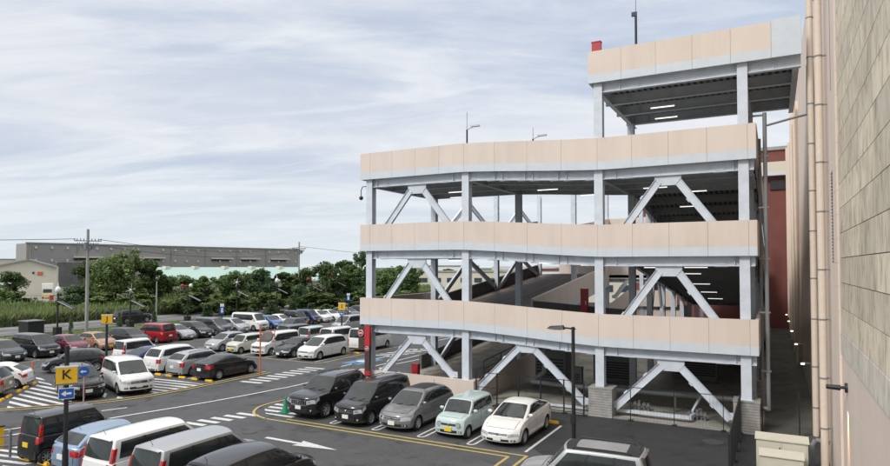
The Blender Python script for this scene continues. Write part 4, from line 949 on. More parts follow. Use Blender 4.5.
# ------------------------------------------------------------------ vehicles
def interp(pts,x,smooth=True):
    if x<=pts[0][0]: return pts[0][1]
    for (a,b),(c,d) in zip(pts,pts[1:]):
        if x<=c:
            t=(x-a)/(c-a) if c>a else 1
            return b+(d-b)*t
    return pts[-1][1]
def lerp(a,b,t): return a+(b-a)*t
KINDS={
# L W H, wheel radius, front axle, wheelbase, hood/belt/deck line, greenhouse base/top x, top width ratio, windows
'liftback':dict(L=4.46,W=1.745,H=1.49,r=.32,fo=.90,wb=2.70,top=[(0,.60),(.12,.72),(.5,.86),(1.05,.99),(1.5,1.02),(3.6,1.11),(4.28,1.16),(4.46,1.06)],xfb=.92,xft=1.98,xrt=3.45,xrb=4.38,tw=.74,fd=.05,rd=.16,wins=[(.10,.42),(.44,.78),(.81,.92)],hl=(.34,.72,.55),nose=.30,doors=[(1.35,2.25),(2.28,3.15)]),
'saloon':dict(L=4.6,W=1.76,H=1.47,r=.32,fo=.92,wb=2.68,top=[(0,.60),(.12,.72),(.5,.84),(1.2,.97),(1.6,1.0),(3.7,1.04),(4.2,1.03),(4.6,.93)],xfb=1.15,xft=2.0,xrt=3.05,xrb=3.95,tw=.73,fd=.03,rd=.05,wins=[(.10,.44),(.46,.80),(.83,.93)],hl=(.36,.72,.5),nose=.30,doors=[(1.35,2.3),(2.33,3.2)]),
'hatch':dict(L=3.95,W=1.695,H=1.52,r=.31,fo=.80,wb=2.50,top=[(0,.68),(.12,.79),(.5,.90),(.95,1.0),(1.4,1.03),(3.0,1.08),(3.8,1.10),(3.95,1.0)],xfb=.82,xft=1.62,xrt=3.35,xrb=3.82,tw=.76,fd=.05,rd=.08,wins=[(.06,.38),(.41,.74),(.80,.93)],hl=(.34,.74,.5),nose=.28,doors=[(1.2,2.1),(2.13,2.95)]),
'minicar':dict(L=3.57,W=1.63,H=1.50,r=.29,fo=.68,wb=2.30,top=[(0,.60),(.12,.74),(.45,.86),(.85,.95),(1.3,.98),(2.8,1.02),(3.4,1.02),(3.57,.9)],xfb=.75,xft=1.5,xrt=2.75,xrb=3.38,tw=.74,fd=.06,rd=.14,wins=[(.07,.52),(.57,.86)],hl=(.5,.72,.4),nose=.3,doors=[(1.05,2.15)]),
'wagon':dict(L=4.55,W=1.75,H=1.60,r=.32,fo=.88,wb=2.75,top=[(0,.72),(.12,.82),(.5,.92),(1.0,1.03),(1.5,1.06),(3.6,1.12),(4.4,1.14),(4.55,1.0)],xfb=.82,xft=1.75,xrt=3.95,xrb=4.42,tw=.77,fd=.04,rd=.08,wins=[(.08,.36),(.38,.68),(.71,.92)],hl=(.36,.74,.55),nose=.28,doors=[(1.3,2.3),(2.33,3.3)]),
'minivan':dict(L=4.60,W=1.70,H=1.82,r=.32,fo=.86,wb=2.85,top=[(0,.86),(.08,.97),(.4,1.03),(.85,1.10),(1.3,1.08),(4.45,1.10),(4.60,1.05)],xfb=.62,xft=1.52,xrt=4.33,xrb=4.52,tw=.86,fd=.03,rd=.03,wins=[(.06,.28),(.30,.62),(.65,.93)],hl=(.40,.86,.5),nose=.20,doors=[(1.3,2.2),(2.23,3.35)]),
'luxvan':dict(L=4.86,W=1.83,H=1.88,r=.34,fo=.95,wb=2.95,top=[(0,.88),(.08,1.0),(.45,1.06),(1.0,1.14),(1.5,1.12),(4.6,1.13),(4.86,1.05)],xfb=.78,xft=1.72,xrt=4.45,xrb=4.72,tw=.84,fd=.05,rd=.06,wins=[(.06,.28),(.30,.62),(.65,.93)],hl=(.42,.9,.52),nose=.24,doors=[(1.4,2.35),(2.38,3.5)]),
'estate_van':dict(L=4.80,W=1.80,H=1.74,r=.33,fo=.95,wb=2.95,top=[(0,.76),(.1,.88),(.5,.98),(1.05,1.08),(1.5,1.08),(4.5,1.13),(4.8,1.03)],xfb=.74,xft=1.85,xrt=4.25,xrb=4.64,tw=.80,fd=.06,rd=.08,wins=[(.07,.30),(.32,.62),(.65,.93)],hl=(.34,.8,.55),nose=.26,doors=[(1.45,2.4),(2.43,3.5)]),
'box_van':dict(L=4.70,W=1.70,H=1.98,r=.32,fo=.95,wb=2.57,top=[(0,.80),(.06,1.02),(.35,1.12),(.6,1.16),(1.0,1.13),(4.6,1.13),(4.7,1.1)],xfb=.42,xft=1.05,xrt=4.52,xrb=4.64,tw=.85,fd=.03,rd=.02,wins=[(.07,.24),(.28,.56),(.60,.93)],hl=(.46,.84,.42),nose=.16,doors=[(.72,1.55),(1.6,2.7)]),
'kei_tall':dict(L=3.39,W=1.475,H=1.79,r=.28,fo=.52,wb=2.50,top=[(0,.78),(.05,.94),(.3,1.02),(.65,1.08),(1.0,1.06),(3.3,1.08),(3.39,1.05)],xfb=.48,xft=1.05,xrt=3.22,xrb=3.32,tw=.87,fd=.02,rd=.02,wins=[(.06,.36),(.39,.72),(.76,.94)],hl=(.42,.9,.42),nose=.14,doors=[(.9,1.75),(1.78,2.62)]),
'kei_box':dict(L=3.39,W=1.475,H=1.52,r=.27,fo=.50,wb=2.40,top=[(0,.70),(.05,.84),(.3,.92),(.7,.97),(1.0,.96),(3.25,.99),(3.39,.95)],xfb=.68,xft=1.12,xrt=3.12,xrb=3.30,tw=.86,fd=.03,rd=.03,wins=[(.06,.37),(.40,.72),(.76,.93)],hl=(.56,.78,.36),nose=.14,doors=[(.88,1.72),(1.75,2.5)]),
'offroader':dict(L=4.76,W=1.885,H=1.83,r=.385,fo=.95,wb=2.79,top=[(0,1.0),(.05,1.09),(.4,1.15),(1.2,1.20),(1.6,1.17),(4.5,1.22),(4.76,1.1)],xfb=1.15,xft=1.82,xrt=4.2,xrb=4.62,tw=.78,fd=.03,rd=.04,wins=[(.07,.34),(.37,.66),(.70,.92)],hl=(.46,.92,.42),nose=.22,doors=[(1.5,2.45),(2.48,3.35)],rails=1),
'crossover':dict(L=4.45,W=1.78,H=1.68,r=.35,fo=.88,wb=2.62,top=[(0,.84),(.08,.96),(.4,1.0),(1.05,1.08),(1.5,1.08),(4.2,1.15),(4.45,1.02)],xfb=1.0,xft=1.72,xrt=3.95,xrb=4.35,tw=.78,fd=.03,rd=.05,wins=[(.07,.36),(.39,.68),(.72,.92)],hl=(.4,.86,.46),nose=.24,doors=[(1.35,2.3),(2.33,3.15)],rails=1),
'boxy_wagon':dict(L=4.18,W=1.69,H=1.72,r=.31,fo=.80,wb=2.50,top=[(0,.78),(.08,.90),(.4,.96),(.95,1.03),(1.4,1.03),(4.0,1.05),(4.18,1.0)],xfb=.88,xft=1.5,xrt=3.9,xrb=4.08,tw=.84,fd=.02,rd=.03,wins=[(.06,.34),(.37,.66),(.70,.93)],hl=(.38,.82,.45),nose=.2,doors=[(1.2,2.1),(2.13,3.0)],rails=1),
}
PC={}
def carpaint(c,metal):
    k=(c,metal)
    if k not in PC:
        m=plain('car_paint',c,.34,metal=.3 if metal else 0,coat=.8,var=.02,spec=.3)
        PC[k]=m
    return PC[k]
COLS={'white':((.72,.72,.70),0),'pearl':((.72,.715,.69),0),'silver':((.38,.39,.40),1),'grey':((.20,.205,.21),1),'gunmetal':((.10,.105,.115),1),'black':((.010,.010,.012),0),'charcoal':((.035,.037,.042),1),
'navy':((.018,.035,.13),1),'blue':((.05,.14,.34),1),'paleblue':((.24,.33,.44),1),'mint':((.46,.56,.55),0),'red':((.30,.012,.018),0),'wine':((.17,.02,.045),1),'orange':((.42,.23,.14),1),'beige':((.33,.27,.21),1),'cream':((.55,.56,.47),0)}
class Car:
    def __init__(s,k):
        s.__dict__.update(KINDS[k]); s.k=k; s.hw=s.W/2
        s.axles=(s.fo,s.fo+s.wb); s.ar=s.r+.055
        s.sill=.22 if s.r<.34 else .32
    def plan(s,x,v,w):
        """end rounding: returns x"""
        nose=s.nose; a=abs(v)
        lo=min(1,max(0,w)); rake=.10*max(0,lo-.45)**1.5+.06*max(0,.25-lo)
        f=nose*a**3.2+rake*(1.6 if s.nose>.25 else .5)
        r=(nose*.55)*a**4+.12*max(0,lo-.5)**1.5+.05*max(0,.25-lo)
        if x<.75: x+=f*(1-x/.75)
        if x>s.L-.75: x-=r*(1-(s.L-x)/.75)
        return x
    def low(s,x,v,w):
        X=s.plan(x,v,w); zt=interp(s.top,x)
        zb=s.sill if x<s.fo or x>s.axles[1] else s.sill-.02
        for a in s.axles:
            d=abs(X-a)
            if d<s.ar: zb=max(zb,s.r+math.sqrt(s.ar**2-d*d))
        zt2=zt-.055*abs(v)**6-.012*v*v
        if abs(v)<1: pass
        z=zb+(zt2-zb)*w
        sec=.955+.045*math.sin(min(1,max(0,(z-s.sill)/(zt-s.sill)))*math.pi*.82+.25)-.035*max(0,(z-s.sill)/(zt-s.sill)-.75)/.25
        e=1-.10*max(0,1-X/.9)**2-.07*max(0,1-(s.L-X)/.8)**2
        fl=0
        for a in s.axles:
            d=math.hypot(X-a,z-s.r)
            if d<s.ar+.10 and z>s.sill: fl=max(fl,.018*(1-max(0,d-s.ar)/.10))
        return (X,v*(s.hw*sec*e+fl),z)
    def ghs(s,u,v,w):
        ww=w
        xf=lerp(s.xfb,s.xft,ww**.94); xr=lerp(s.xrb,s.xrt,ww**1.25)
        x=lerp(xf,xr,u); c=.10 if s.xft-s.xfb>.5 else .06
        x+=c*v*v*(1-u)**4*1.3-c*.8*v*v*u**4
        hwb=s.hw*.925; hwt=s.hw*s.tw
        y=lerp(hwb,hwt,ww)-.03*ww**7+.018*math.sin(math.pi*ww)
        y*=1-.045*(2*u-1)**4
        zr=s.H-.055*v**4-.02*v*v-s.fd*max(0,1-u/.4)**2-s.rd*max(0,(u-.5)/.5)**2
        zb=interp(s.top,lerp(s.xfb,s.xrb,u))-.045*1
        return (x,v*y,zb+(zr-zb)*ww)
    def body(s):
        mb=MB(); L=s.L
        xs=[0,.04,.1,.2,.3,.42]
        x=.5
        while x<L-.45: xs.append(x); x+=.07
        xs+= [L-.42,L-.3,L-.2,L-.1,L-.04,L]
        for a in s.axles: xs+=[a-s.ar,a-s.ar+.012,a-s.ar+.04,a+s.ar-.04,a+s.ar-.012,a+s.ar]
        xs=sorted(set(round(q,4) for q in xs)); ws=[0,.12,.25,.4,.55,.68,.8,.9,.96,1]; vs=[-1,-.97,-.9,-.75,-.5,-.25,0,.25,.5,.75,.9,.97,1]
        for v in (-1,1): mb.grid([[s.low(x,v,w) for w in ws] for x in xs])
        mb.grid([[s.low(x,v,1) for v in vs] for x in xs])
        def fz(x,v,w):  # end faces keep a constant bottom
            return s.low(x,v,w)
        for x in (0,L): mb.grid([[fz(x,v,w) for w in ws] for v in vs])
        us=[0,.015,.05,.12,.2,.3,.4,.5,.6,.7,.8,.88,.95,.985,1]; w2=[0,.15,.3,.45,.6,.75,.86,.93,.97,1]
        for v in (-1,1): mb.grid([[s.ghs(u,v,w) for w in w2] for u in us])
        mb.grid([[s.ghs(u,v,1) for v in vs] for u in us])
        for u in (0,1): mb.grid([[s.ghs(u,v,w) for w in w2] for v in vs])
        return mb
    def patch(s,mb,fn,a0,a1,b0,b1,off,c,n=6,m=0,skew=0,bskew=0,skirt=True):
        """sheet following a body surface, pushed out by off; c is the body centre used to find outwards"""
        rows=[]
        for i in range(n+1):
            r=[]
            for j in range(n+1):
                ta=i/n;tb=j/n
                a=lerp(a0,a1,ta)+skew*(tb-.5); b=lerp(b0,b1,tb)+bskew*(ta-.5)
                e=1e-3; p=Vector(fn(a,b)); pa=Vector(fn(a+e,b))-p; pb=Vector(fn(a,b+e))-p
                nn=pa.cross(pb)
                nn=nn.normalized() if nn.length>1e-12 else Vector((0,0,1))
                if nn.dot(p-Vector(c))<0: nn=-nn
                r.append((p,nn))
            rows.append(r)
        out=[[p+nn*off for p,nn in r] for r in rows]
        mb.grid(out,m)
        if skirt:
            rim=[(i,0) for i in range(n)]+[(n,j) for j in range(n)]+[(i,n) for i in range(n,0,-1)]+[(0,j) for j in range(n,0,-1)]
            o=[out[i][j] for i,j in rim]+[out[0][0]]; q=[rows[i][j][0]-rows[i][j][1]*.01 for i,j in rim]; q.append(q[0])
            mb.grid([o,q],m,False)
MESH={}
def cache(key,fn):
    if key not in MESH: MESH[key]=fn()
    return MESH[key]
def car(kind,colour,pos,head,label,cat='car',name='parked_car',group=None,plate='w',rails=None,roof=None,wheelcol='silver',detail=True,spoiler=False):
    """pos = centre of the car on the ground; head = direction it faces in degrees from +X"""
    s=cache(('car',kind),lambda:Car(kind)); pc=carpaint(*COLS[colour])
    t=thing(name,label,cat,(pos[0],pos[1],.012),R(head),group)
    cx=s.L/2; T=lambda mb:(setattr(mb,'v',[(cx-x,y,z) for x,y,z in mb.v]),mb)[1]
    C=(s.L/2,0,.7)
    def add(nm,key,fn,mats,par=t,**k):
        me=cache((kind,key),lambda:T(fn()).mesh(nm,[M['black']]*len(mats),weld=(nm=='body'))) if False else None
        kk=(kind,key)+tuple(str(q) if isinstance(q,str) else q.name for q in mats)
        if kk not in MESH:
            MESH[kk]=T(fn()).mesh(nm,mats_of(list(mats)),weld=(nm=='body'))
        return link(nm,MESH[kk],par)
    add('body','body',s.body,[pc])
    fr=lambda v,w:s.low(0,v,w); rr=lambda v,w:s.low(s.L,v,w)
    def ub():
        mb=MB(); h=s.hw-.23; mb.box(.45,s.L-.35,-h,h,.17,.80)
        a,b=s.axles; mb.box(a+s.ar+.02,b-s.ar-.02,-s.hw+.07,s.hw-.07,.17,.5); mb.box(.3,a-s.ar-.01,-s.hw+.2,s.hw-.2,.2,.5); mb.box(b+s.ar+.01,s.L-.25,-s.hw+.14,s.hw-.14,.2,.5)
        for k in (-1,1): mb.box(a+s.ar,b-s.ar,k*(s.hw-.035)-.02,k*(s.hw-.035)+.02,.19,.26)
        return mb
    add('underbody','ub',ub,['rubber'])
    # glass
    def ws(): mb=MB(); s.patch(mb,lambda v,w:s.ghs(0,v,w),-.90,.90,.10,.93,.006,C,8); return mb
    add('windshield','ws',ws,['glass'])
    def rw(): mb=MB(); s.patch(mb,lambda v,w:s.ghs(1,v,w),-.86,.86,.12 if kind not in('liftback','saloon') else .15,.90,.006,C,8); return mb
    add('rear_window','rw',rw,['glass'])
    for sd in (-1,1):
        for i,(a,b) in enumerate(s.wins):
            def sw(a=a,b=b,i=i):
                mb=MB(); s.patch(mb,lambda u,w:s.ghs(u,sd,w),a,b,.13,.88,.006,C,5); return mb
            add('side_window','sw%d%d'%(sd,i),sw,['glass'])
    # dark pillar strip between windows
    for sd in (-1,1):
        for i,((a,b),(c,d)) in enumerate(zip(s.wins,s.wins[1:])):
            def pil():
                mb=MB(); s.patch(mb,lambda u,w:s.ghs(u,sd,w),b-.004,c+.004,.12,.89,.0035,C,3,skirt=False); return mb
            if kind not in ('minicar',): add('pillar_trim','pil%d%d'%(sd,i),pil,['black'])
    # doors
    for sd in (-1,1):
        for i,(a,b) in enumerate(s.doors):
            def dr(a=a,b=b):
                mb=MB(); f=lambda x,w:s.low(x,sd,w)
                s.patch(mb,f,a-.012,b+.012,.03,.99,.0015,C,8,1,skirt=False)
                s.patch(mb,f,a,b,.045,.975,.007,C,8,0); return mb
            d=add('door','door%d%d'%(sd,i),dr,[pc,'black'])
            if detail:
                def hd(a=a,b=b):
                    mb=MB(); p=Vector(s.low(b-.16,sd,.80)); mb.box(p.x-.09,p.x+.09,p.y-.012,p.y+.02 if sd>0 else p.y+.012,p.z-.016,p.z+.016)
                    if sd<0: mb.box(p.x-.09,p.x+.09,p.y-.03,p.y+.0,p.z-.016,p.z+.016)
                    else: mb.box(p.x-.09,p.x+.09,p.y,p.y+.03,p.z-.016,p.z+.016)
                    return mb
                add('handle','hd%d%d'%(sd,i),hd,[pc],d)
    def hood():
        mb=MB(); f=lambda x,v:s.low(x,v,1)
        s.patch(mb,f,.16,s.xfb-.03,-.80,.80,.0012,C,6,1,skirt=False); s.patch(mb,f,.175,s.xfb-.05,-.785,.785,.007,C,6,0); return mb
    add('hood','hood',hood,[pc,'black'])
    # tailgate seam line on upright tails
    if kind not in ('saloon',):
        def tg():
            mb=MB(); s.patch(mb,rr,-.80,.80,.36,.985,.0015,C,6,1,skirt=False); s.patch(mb,rr,-.785,.785,.375,.985,.006,C,6,0); return mb
        add('tailgate','tg',tg,[pc,'black'])
    # lights
    vi,wt,ht=s.hl
    zt=s.top[0][1]; zz0=s.sill
    def wz(z,x=0): return (z-s.sill)/(interp(s.top,x)-s.sill)
    hz0,hz1=wt-ht*.42,wt
    if kind in ('kei_box','minicar'):
        for sd in (-1,1):
            def hl():
                mb=MB(); p=Vector(s.low(.0,sd*.66,.80)); mb.cyl((p.x+.03,p.y,p.z),(p.x-.02,p.y,p.z),.10,16,0); mb.cyl((p.x+.04,p.y,p.z),(p.x-.012,p.y,p.z),.12,16,1); return mb
            add('headlight','hl%d'%sd,hl,['lens','chrome'])
    else:
        lo,hi=(.58,.97) if kind in('liftback','hatch','wagon','saloon','estate_van') else (.62,.97)
        for sd in (-1,1):
            def hl():
                mb=MB(); s.patch(mb,fr,sd*.55,sd*.985,lo+.06,hi-.02,.008,C,6,0,bskew=.16*1)
                s.patch(mb,lambda x,w:s.low(x,sd,w),.0,.34,lo+.14,hi-.01,.008,C,5,0,bskew=.08)
                s.patch(mb,fr,sd*.66,sd*.80,lo+.14,hi-.06,.011,C,4,1,bskew=.05)
                return mb
            add('headlight','hl%d'%sd,hl,['lens','chrome'])
    for sd in (-1,1):
        if kind in ('minivan','luxvan','kei_tall','box_van','boxy_wagon','offroader','crossover','wagon','estate_van'):
            def tl():
                mb=MB(); tall=kind in('minivan','kei_tall','boxy_wagon','luxvan')
                s.patch(mb,rr,sd*.82,sd*.99,.62,.99,.01,C,4); s.patch(mb,lambda x,w:s.low(x,sd,w),s.L-.16,s.L,.62,.99,.01,C,4)
                if tall: s.patch(mb,lambda v,w:s.ghs(1,v,w),sd*.89,sd*.995,.02,.62,.012,C,4); s.patch(mb,lambda u,w:s.ghs(u,sd,w),.965,1,.02,.62,.012,C,4)
                return mb
        else:
            def tl():
                mb=MB(); s.patch(mb,rr,sd*.62,sd*.99,.66,.92,.01,C,4); s.patch(mb,lambda x,w:s.low(x,sd,w),s.L-.3,s.L,.68,.92,.01,C,4); return mb
        add('taillight','tl%d'%sd,tl,['redlens'])
    # grille, lower intake, bumper trim, plates
    def gr():
        mb=MB(); lux=kind in('minivan','luxvan','offroader','boxy_wagon','kei_tall','box_van')
        w0,w1=(.56,.90) if kind=='offroader' else (.64,.90) if lux else (.72,.90)
        s.patch(mb,fr,-.52,.52,w0,w1,.006,C,6,0)
        k=5 if kind=='offroader' else 3 if lux else 1
        if kind=='offroader':
            for a in (w0,w1): s.patch(mb,fr,-.54,.54,a-.03,a+.03,.02,C,5,1)
            for i in range(7): v=-.45+.15*i; s.patch(mb,fr,v-.028,v+.028,w0,w1,.024,C,3,1)
        else:
            for i in range(k):
                a=w0+(w1-w0)*(i+.5)/k; s.patch(mb,fr,-.5,.5,a-.022,a+.022,.016,C,5,1)
        p=Vector(s.low(0,0,(w0+w1)/2)); mb.cyl((p.x-.035,0,p.z),(p.x+.01,0,p.z),.05,12,1)
        return mb
    add('grille','gr',gr,['black','chrome'])
    def lo_():
        mb=MB(); s.patch(mb,fr,-.60,.60,.10,.34,.006,C,6,0)
        for sd in (-1,1): s.patch(mb,fr,sd*.70,sd*.88,.14,.32,.006,C,4,0); 
        return mb
    add('bumper_intake','lo',lo_,['black'])
    if detail:
        for sd in (-1,1):
            def fg():
                mb=MB(); p=Vector(s.low(0,sd*.79,.23)); mb.cyl((p.x+.01,p.y,p.z),(p.x-.02,p.y,p.z),.045,10)
                return mb
            add('fog_light','fg%d'%sd,fg,['lens'])
    def pl(x,w,sg):
        mb=MB(); p=Vector(s.low(x,0,w)); mb.box(p.x-.025 if sg<0 else p.x-.02,p.x+.02 if sg<0 else p.x+.03,-.165,.165,p.z-.085,p.z+.085); return mb
    P='plate_y' if plate=='y' else 'plate_w'
    add('number_plate','pf'+plate,lambda:pl(0,.40,-1),[P]); add('number_plate','pr'+plate,lambda:pl(s.L,.58,1),[P])
    def rb(): mb=MB(); s.patch(mb,rr,-.9,.9,.02,.14,.006,C,6,0); return mb
    add('bumper_trim','rb',rb,['black'])
    # mirrors
    for sd in (-1,1):
        def mr():
            mb=MB(); p=Vector(s.ghs(.085,sd,.14)); x=p.x-.02; y=p.y
            rows=[]
            for i in range(7):
                a=math.pi*i/6; rr_=math.sin(a)**.6
                rows.append([(x+.06*rr_*math.cos(b),y+sd*(.05+.10-.10*math.cos(a)),p.z+.06+.075*rr_*math.sin(b)) for b in [2*math.pi*j/10 for j in range(10)]])
            mb.grid(rows,0,True,True); mb.bar((x,y-sd*.02,p.z),(x,y+sd*.12,p.z+.03),.05,.03,1); return mb
        add('mirror','mr%d'%sd,mr,[pc,'black'])
    # wipers, antenna
    if detail:
        def wp():
            mb=MB()
            for v in (-.45,.25):
                a=Vector(s.ghs(0,v,.08)); b=Vector(s.ghs(0,v+.42,.20)); o=Vector((-.02,0,.012)); mb.bar(a+o,b+o,.018,.012)
            s.patch(mb,lambda v,w:s.ghs(0,v,w),-.92,.92,.03,.10,.005,C,6,0,skirt=False)
            return mb
        add('wiper','wp',wp,['black'])
        def an(): mb=MB(); p=Vector(s.ghs(.93 if kind!='liftback' else .9,0,1)); mb.cyl(p-Vector((0,0,.02)),p+Vector((.10,0,.16)),.008,5); return mb
        add('antenna','an',an,['black'])
    if s.__dict__.get('rails') or rails:
        for sd in (-1,1):
            def rl():
                mb=MB(); pts=[Vector(s.ghs(u,sd*.86,1)) for u in (.1,.14,.35,.6,.84,.9)]; o=Vector((0,0,.055)); P_=[pts[0]]+[p+o for p in pts[1:-1]]+[pts[-1]]; mb.tube(P_,.018,6); return mb
            add('roof_rail','rl%d'%sd,rl,['black' if rails!='chrome' else 'chrome'])
    if roof:
        if roof=='two':
            def rb2(): mb=MB(); s.patch(mb,lambda u,v:s.ghs(u,v,1),.02,.985,-.93,.93,.004,C,8,0); return mb
            add('roof_border','rb2',rb2,['black']); roof='silver'
        def rp(): mb=MB(); s.patch(mb,lambda u,v:s.ghs(u,v,1),.16,.80,-.74,.74,.006,C,8,0); return mb
        add('roof_panel','rp'+roof,rp,[roof])
    # tail spoiler
    if kind not in ('saloon','minicar'):
        def spo():
            mb=MB(); a=[Vector(s.ghs(1,v,1)) for v in (-.85,-.4,0,.4,.85)]
            top=[p+Vector((-.14,0,.004)) for p in a]; e=[p+Vector((.10,0,-.035)) for p in a]; e2=[p+Vector((.08,0,-.07)) for p in a]; b0=[p+Vector((-.05,0,-.06)) for p in a]
            mb.grid([top,e,e2,b0]); return mb
        add('spoiler','spo',spo,[pc])
    # wheels
    for ax in s.axles:
        for sd in (-1,1):
            r=s.r; yo=sd*(s.hw-.035); w_=.19
            key=('wheel',round(r,3))
            if key not in MESH:
                mb=MB(); prof=[(r*.62,-.5),(r*.93,-.5),(r,-.36),(r,.36),(r*.93,.5),(r*.66,.5),(r*.62,.38)]
                rows=[[(rr_*math.cos(a),w_*(k),rr_*math.sin(a)) for rr_,k in prof] for a in [2*math.pi*i/24 for i in range(25)]]
                mb.grid(rows); mb.cyl((0,w_*.05,0),(0,w_*.12,0),r*.66,20,0)
                ty=mb.mesh('tyre',mats_of('rubber'))
                mb=MB(); R0,R1=r*.60,r*.67
                rows=[[(rr_*math.cos(a),y,rr_*math.sin(a)) for rr_,y in ((R0,w_*.2),(R0,w_*.47),(R1,w_*.47),(R1,w_*.36))] for a in [2*math.pi*i/24 for i in range(25)]]
                mb.grid(rows); mb.cyl((0,w_*.2,0),(0,w_*.42,0),r*.14,12)
                for i in range(7):
                    a=2*math.pi*i/7; c,sn=math.cos(a),math.sin(a); mb.bar((c*r*.1,w_*.35,sn*r*.1),(c*R0*1.02,w_*.40,sn*R0*1.02),r*.16,.02,0,up=(0,1,0))
                MESH[key]=(ty,mb.mesh('rim',mats_of('silver')))
            ty,rm=MESH[key]
            wh=link('wheel',None,t,(cx-ax,yo-sd*w_*.5+sd*.03,r),0 if sd>0 else math.pi)
            link('tyre',ty,wh); link('rim',rm,wh)
    return t
FAR='cars of the far row facing the road verge aisle'; MID='cars of the middle row facing the cross aisle'; BACK='vehicles parked back to back behind the middle row'
END='cars at the aisle end with their tails towards the yellow wheel stops'; FRONT='cars parked in front of the garage'; LOW='cars along the lower left edge'
# front row (noses towards the viewer)
car('offroader','black',(-20.05,24.95),-90,'black off-roader with barred grille and roof rails beside the green cone','off-road car',group=FRONT)
car('minivan','black',(-17.25,24.85),-90,'black minivan between the off-roader and the silver wagon in the front row','minivan',group=FRONT,rails=1)
car('wagon','grey',(-14.92,25.05),-90,'silver grey wagon with a dark roof, third car of the front row','wagon',group=FRONT,roof='black')
car('kei_box','mint',(-12.25,24.75),-90,'pale mint box-shaped small car with round headlights and yellow plate','kei car',group=FRONT,plate='y')
car('liftback','pearl',(-9.95,25.15),-90,'white liftback at the right end of the front row near the street lamp','hatchback',group=FRONT)
car('boxy_wagon','silver',(-5.35,19.3),184,'silver boxy wagon cropped by the bottom edge right of the yellow lines','wagon',rails='black',roof='two')
# lower left row, tails to the viewer
car('kei_tall','black',(-24.45,14.5),90,'black tall kei van with yellow plate beside the K sign pole','kei van',group=LOW,plate='y')
car('hatch','paleblue',(-21.95,14.6),90,'pale blue hatchback squeezed between the black kei van and a white minivan','hatchback',group=LOW)
car('minivan','white',(-19.3,14.4),90,'white minivan with tall red tail lights at the bottom edge','minivan',group=LOW)
car('minivan','silver',(-16.9,14.35),90,'silver minivan at the bottom edge between a white minivan and a black wagon','minivan',group=LOW)
car('estate_van','black',(-14.45,14.15),90,'black low minivan cropped by the bottom edge, rightmost of the lower row','minivan',group=LOW)
# angled bays at the left
car('minicar','white',(-41.3,20.0),222,'small rounded white hatchback nosed away at the left edge behind the brown one','hatchback')
car('crossover','beige',(-39.75,17.6),222,'brown beige compact crossover cut off by the left edge','crossover')
car('hatch','black',(-43.2,25.8),235,'black hatchback behind the black wagon and the K sign','hatchback')
car('crossover','black',(-34.95,21.1),-19,'black crossover wagon with chrome grille behind the K sign','crossover')
car('luxvan','white',(-34.0,23.35),-19,'large white minivan facing the aisle beside the hatched area','minivan')
# aisle end block, tails to the viewer
car('kei_tall','white',(-43.0,30.4),90,'white boxy kei van with red tail light left of the blue saloon','kei van',group=END)
car('saloon','navy',(-40.3,29.6),90,'dark blue saloon almost hidden between two white vehicles','saloon',group=END)
car('estate_van','white',(-37.6,29.8),90,'white low minivan with tinted rear window left of the silver one','minivan',group=END)
car('wagon','silver',(-35.0,29.5),90,'silver wagon between the white minivan and the black liftback','wagon',group=END,rails=1)
car('liftback','black',(-32.35,29.4),90,'black liftback nearest the orange traffic mirror','hatchback',group=END)
# middle row
car('hatch','silver',(-42.55,38.6),-90,'silver hatchback, leftmost car of the middle row','hatchback',group=MID)
car('kei_box','cream',(-40.0,38.4),-90,'cream kei car with yellow plate in the middle row','kei car',group=MID,plate='y')
car('minivan','pearl',(-37.1,39.0),-90,'white minivan behind the orange traffic mirror in the middle row','minivan',group=MID)
car('saloon','black',(-34.75,39.0),-90,'black saloon between two white minivans in the middle row','saloon',group=MID)
car('estate_van','pearl',(-32.15,39.1),-90,'pearl white low minivan at the right end of the middle row','minivan',group=MID)
car('minivan','charcoal',(-40.0,45.0),90,'dark van showing its red tail light behind the black saloon of the middle row','minivan',group=BACK)
car('kei_tall','mint',(-37.6,44.5),90,'pale green kei van seen from behind over the middle row','kei van',group=BACK,plate='y')
car('minivan','white',(-35.0,45.0),90,'white van with black windows behind the pearl white minivan','minivan',group=BACK)
car('box_van','white',(-31.6,44.9),90,'white box van with its tail to the viewer beside the entrance sign','van',group=BACK)
car('minivan','silver',(-42.4,56.0),-90,'silver grey van in the cross aisle left of the garage beyond the yellow sign','minivan')
car('hatch','charcoal',(-47.6,52.4),-80,'dark hatchback leaving the far row in front of the white sedan','hatchback')
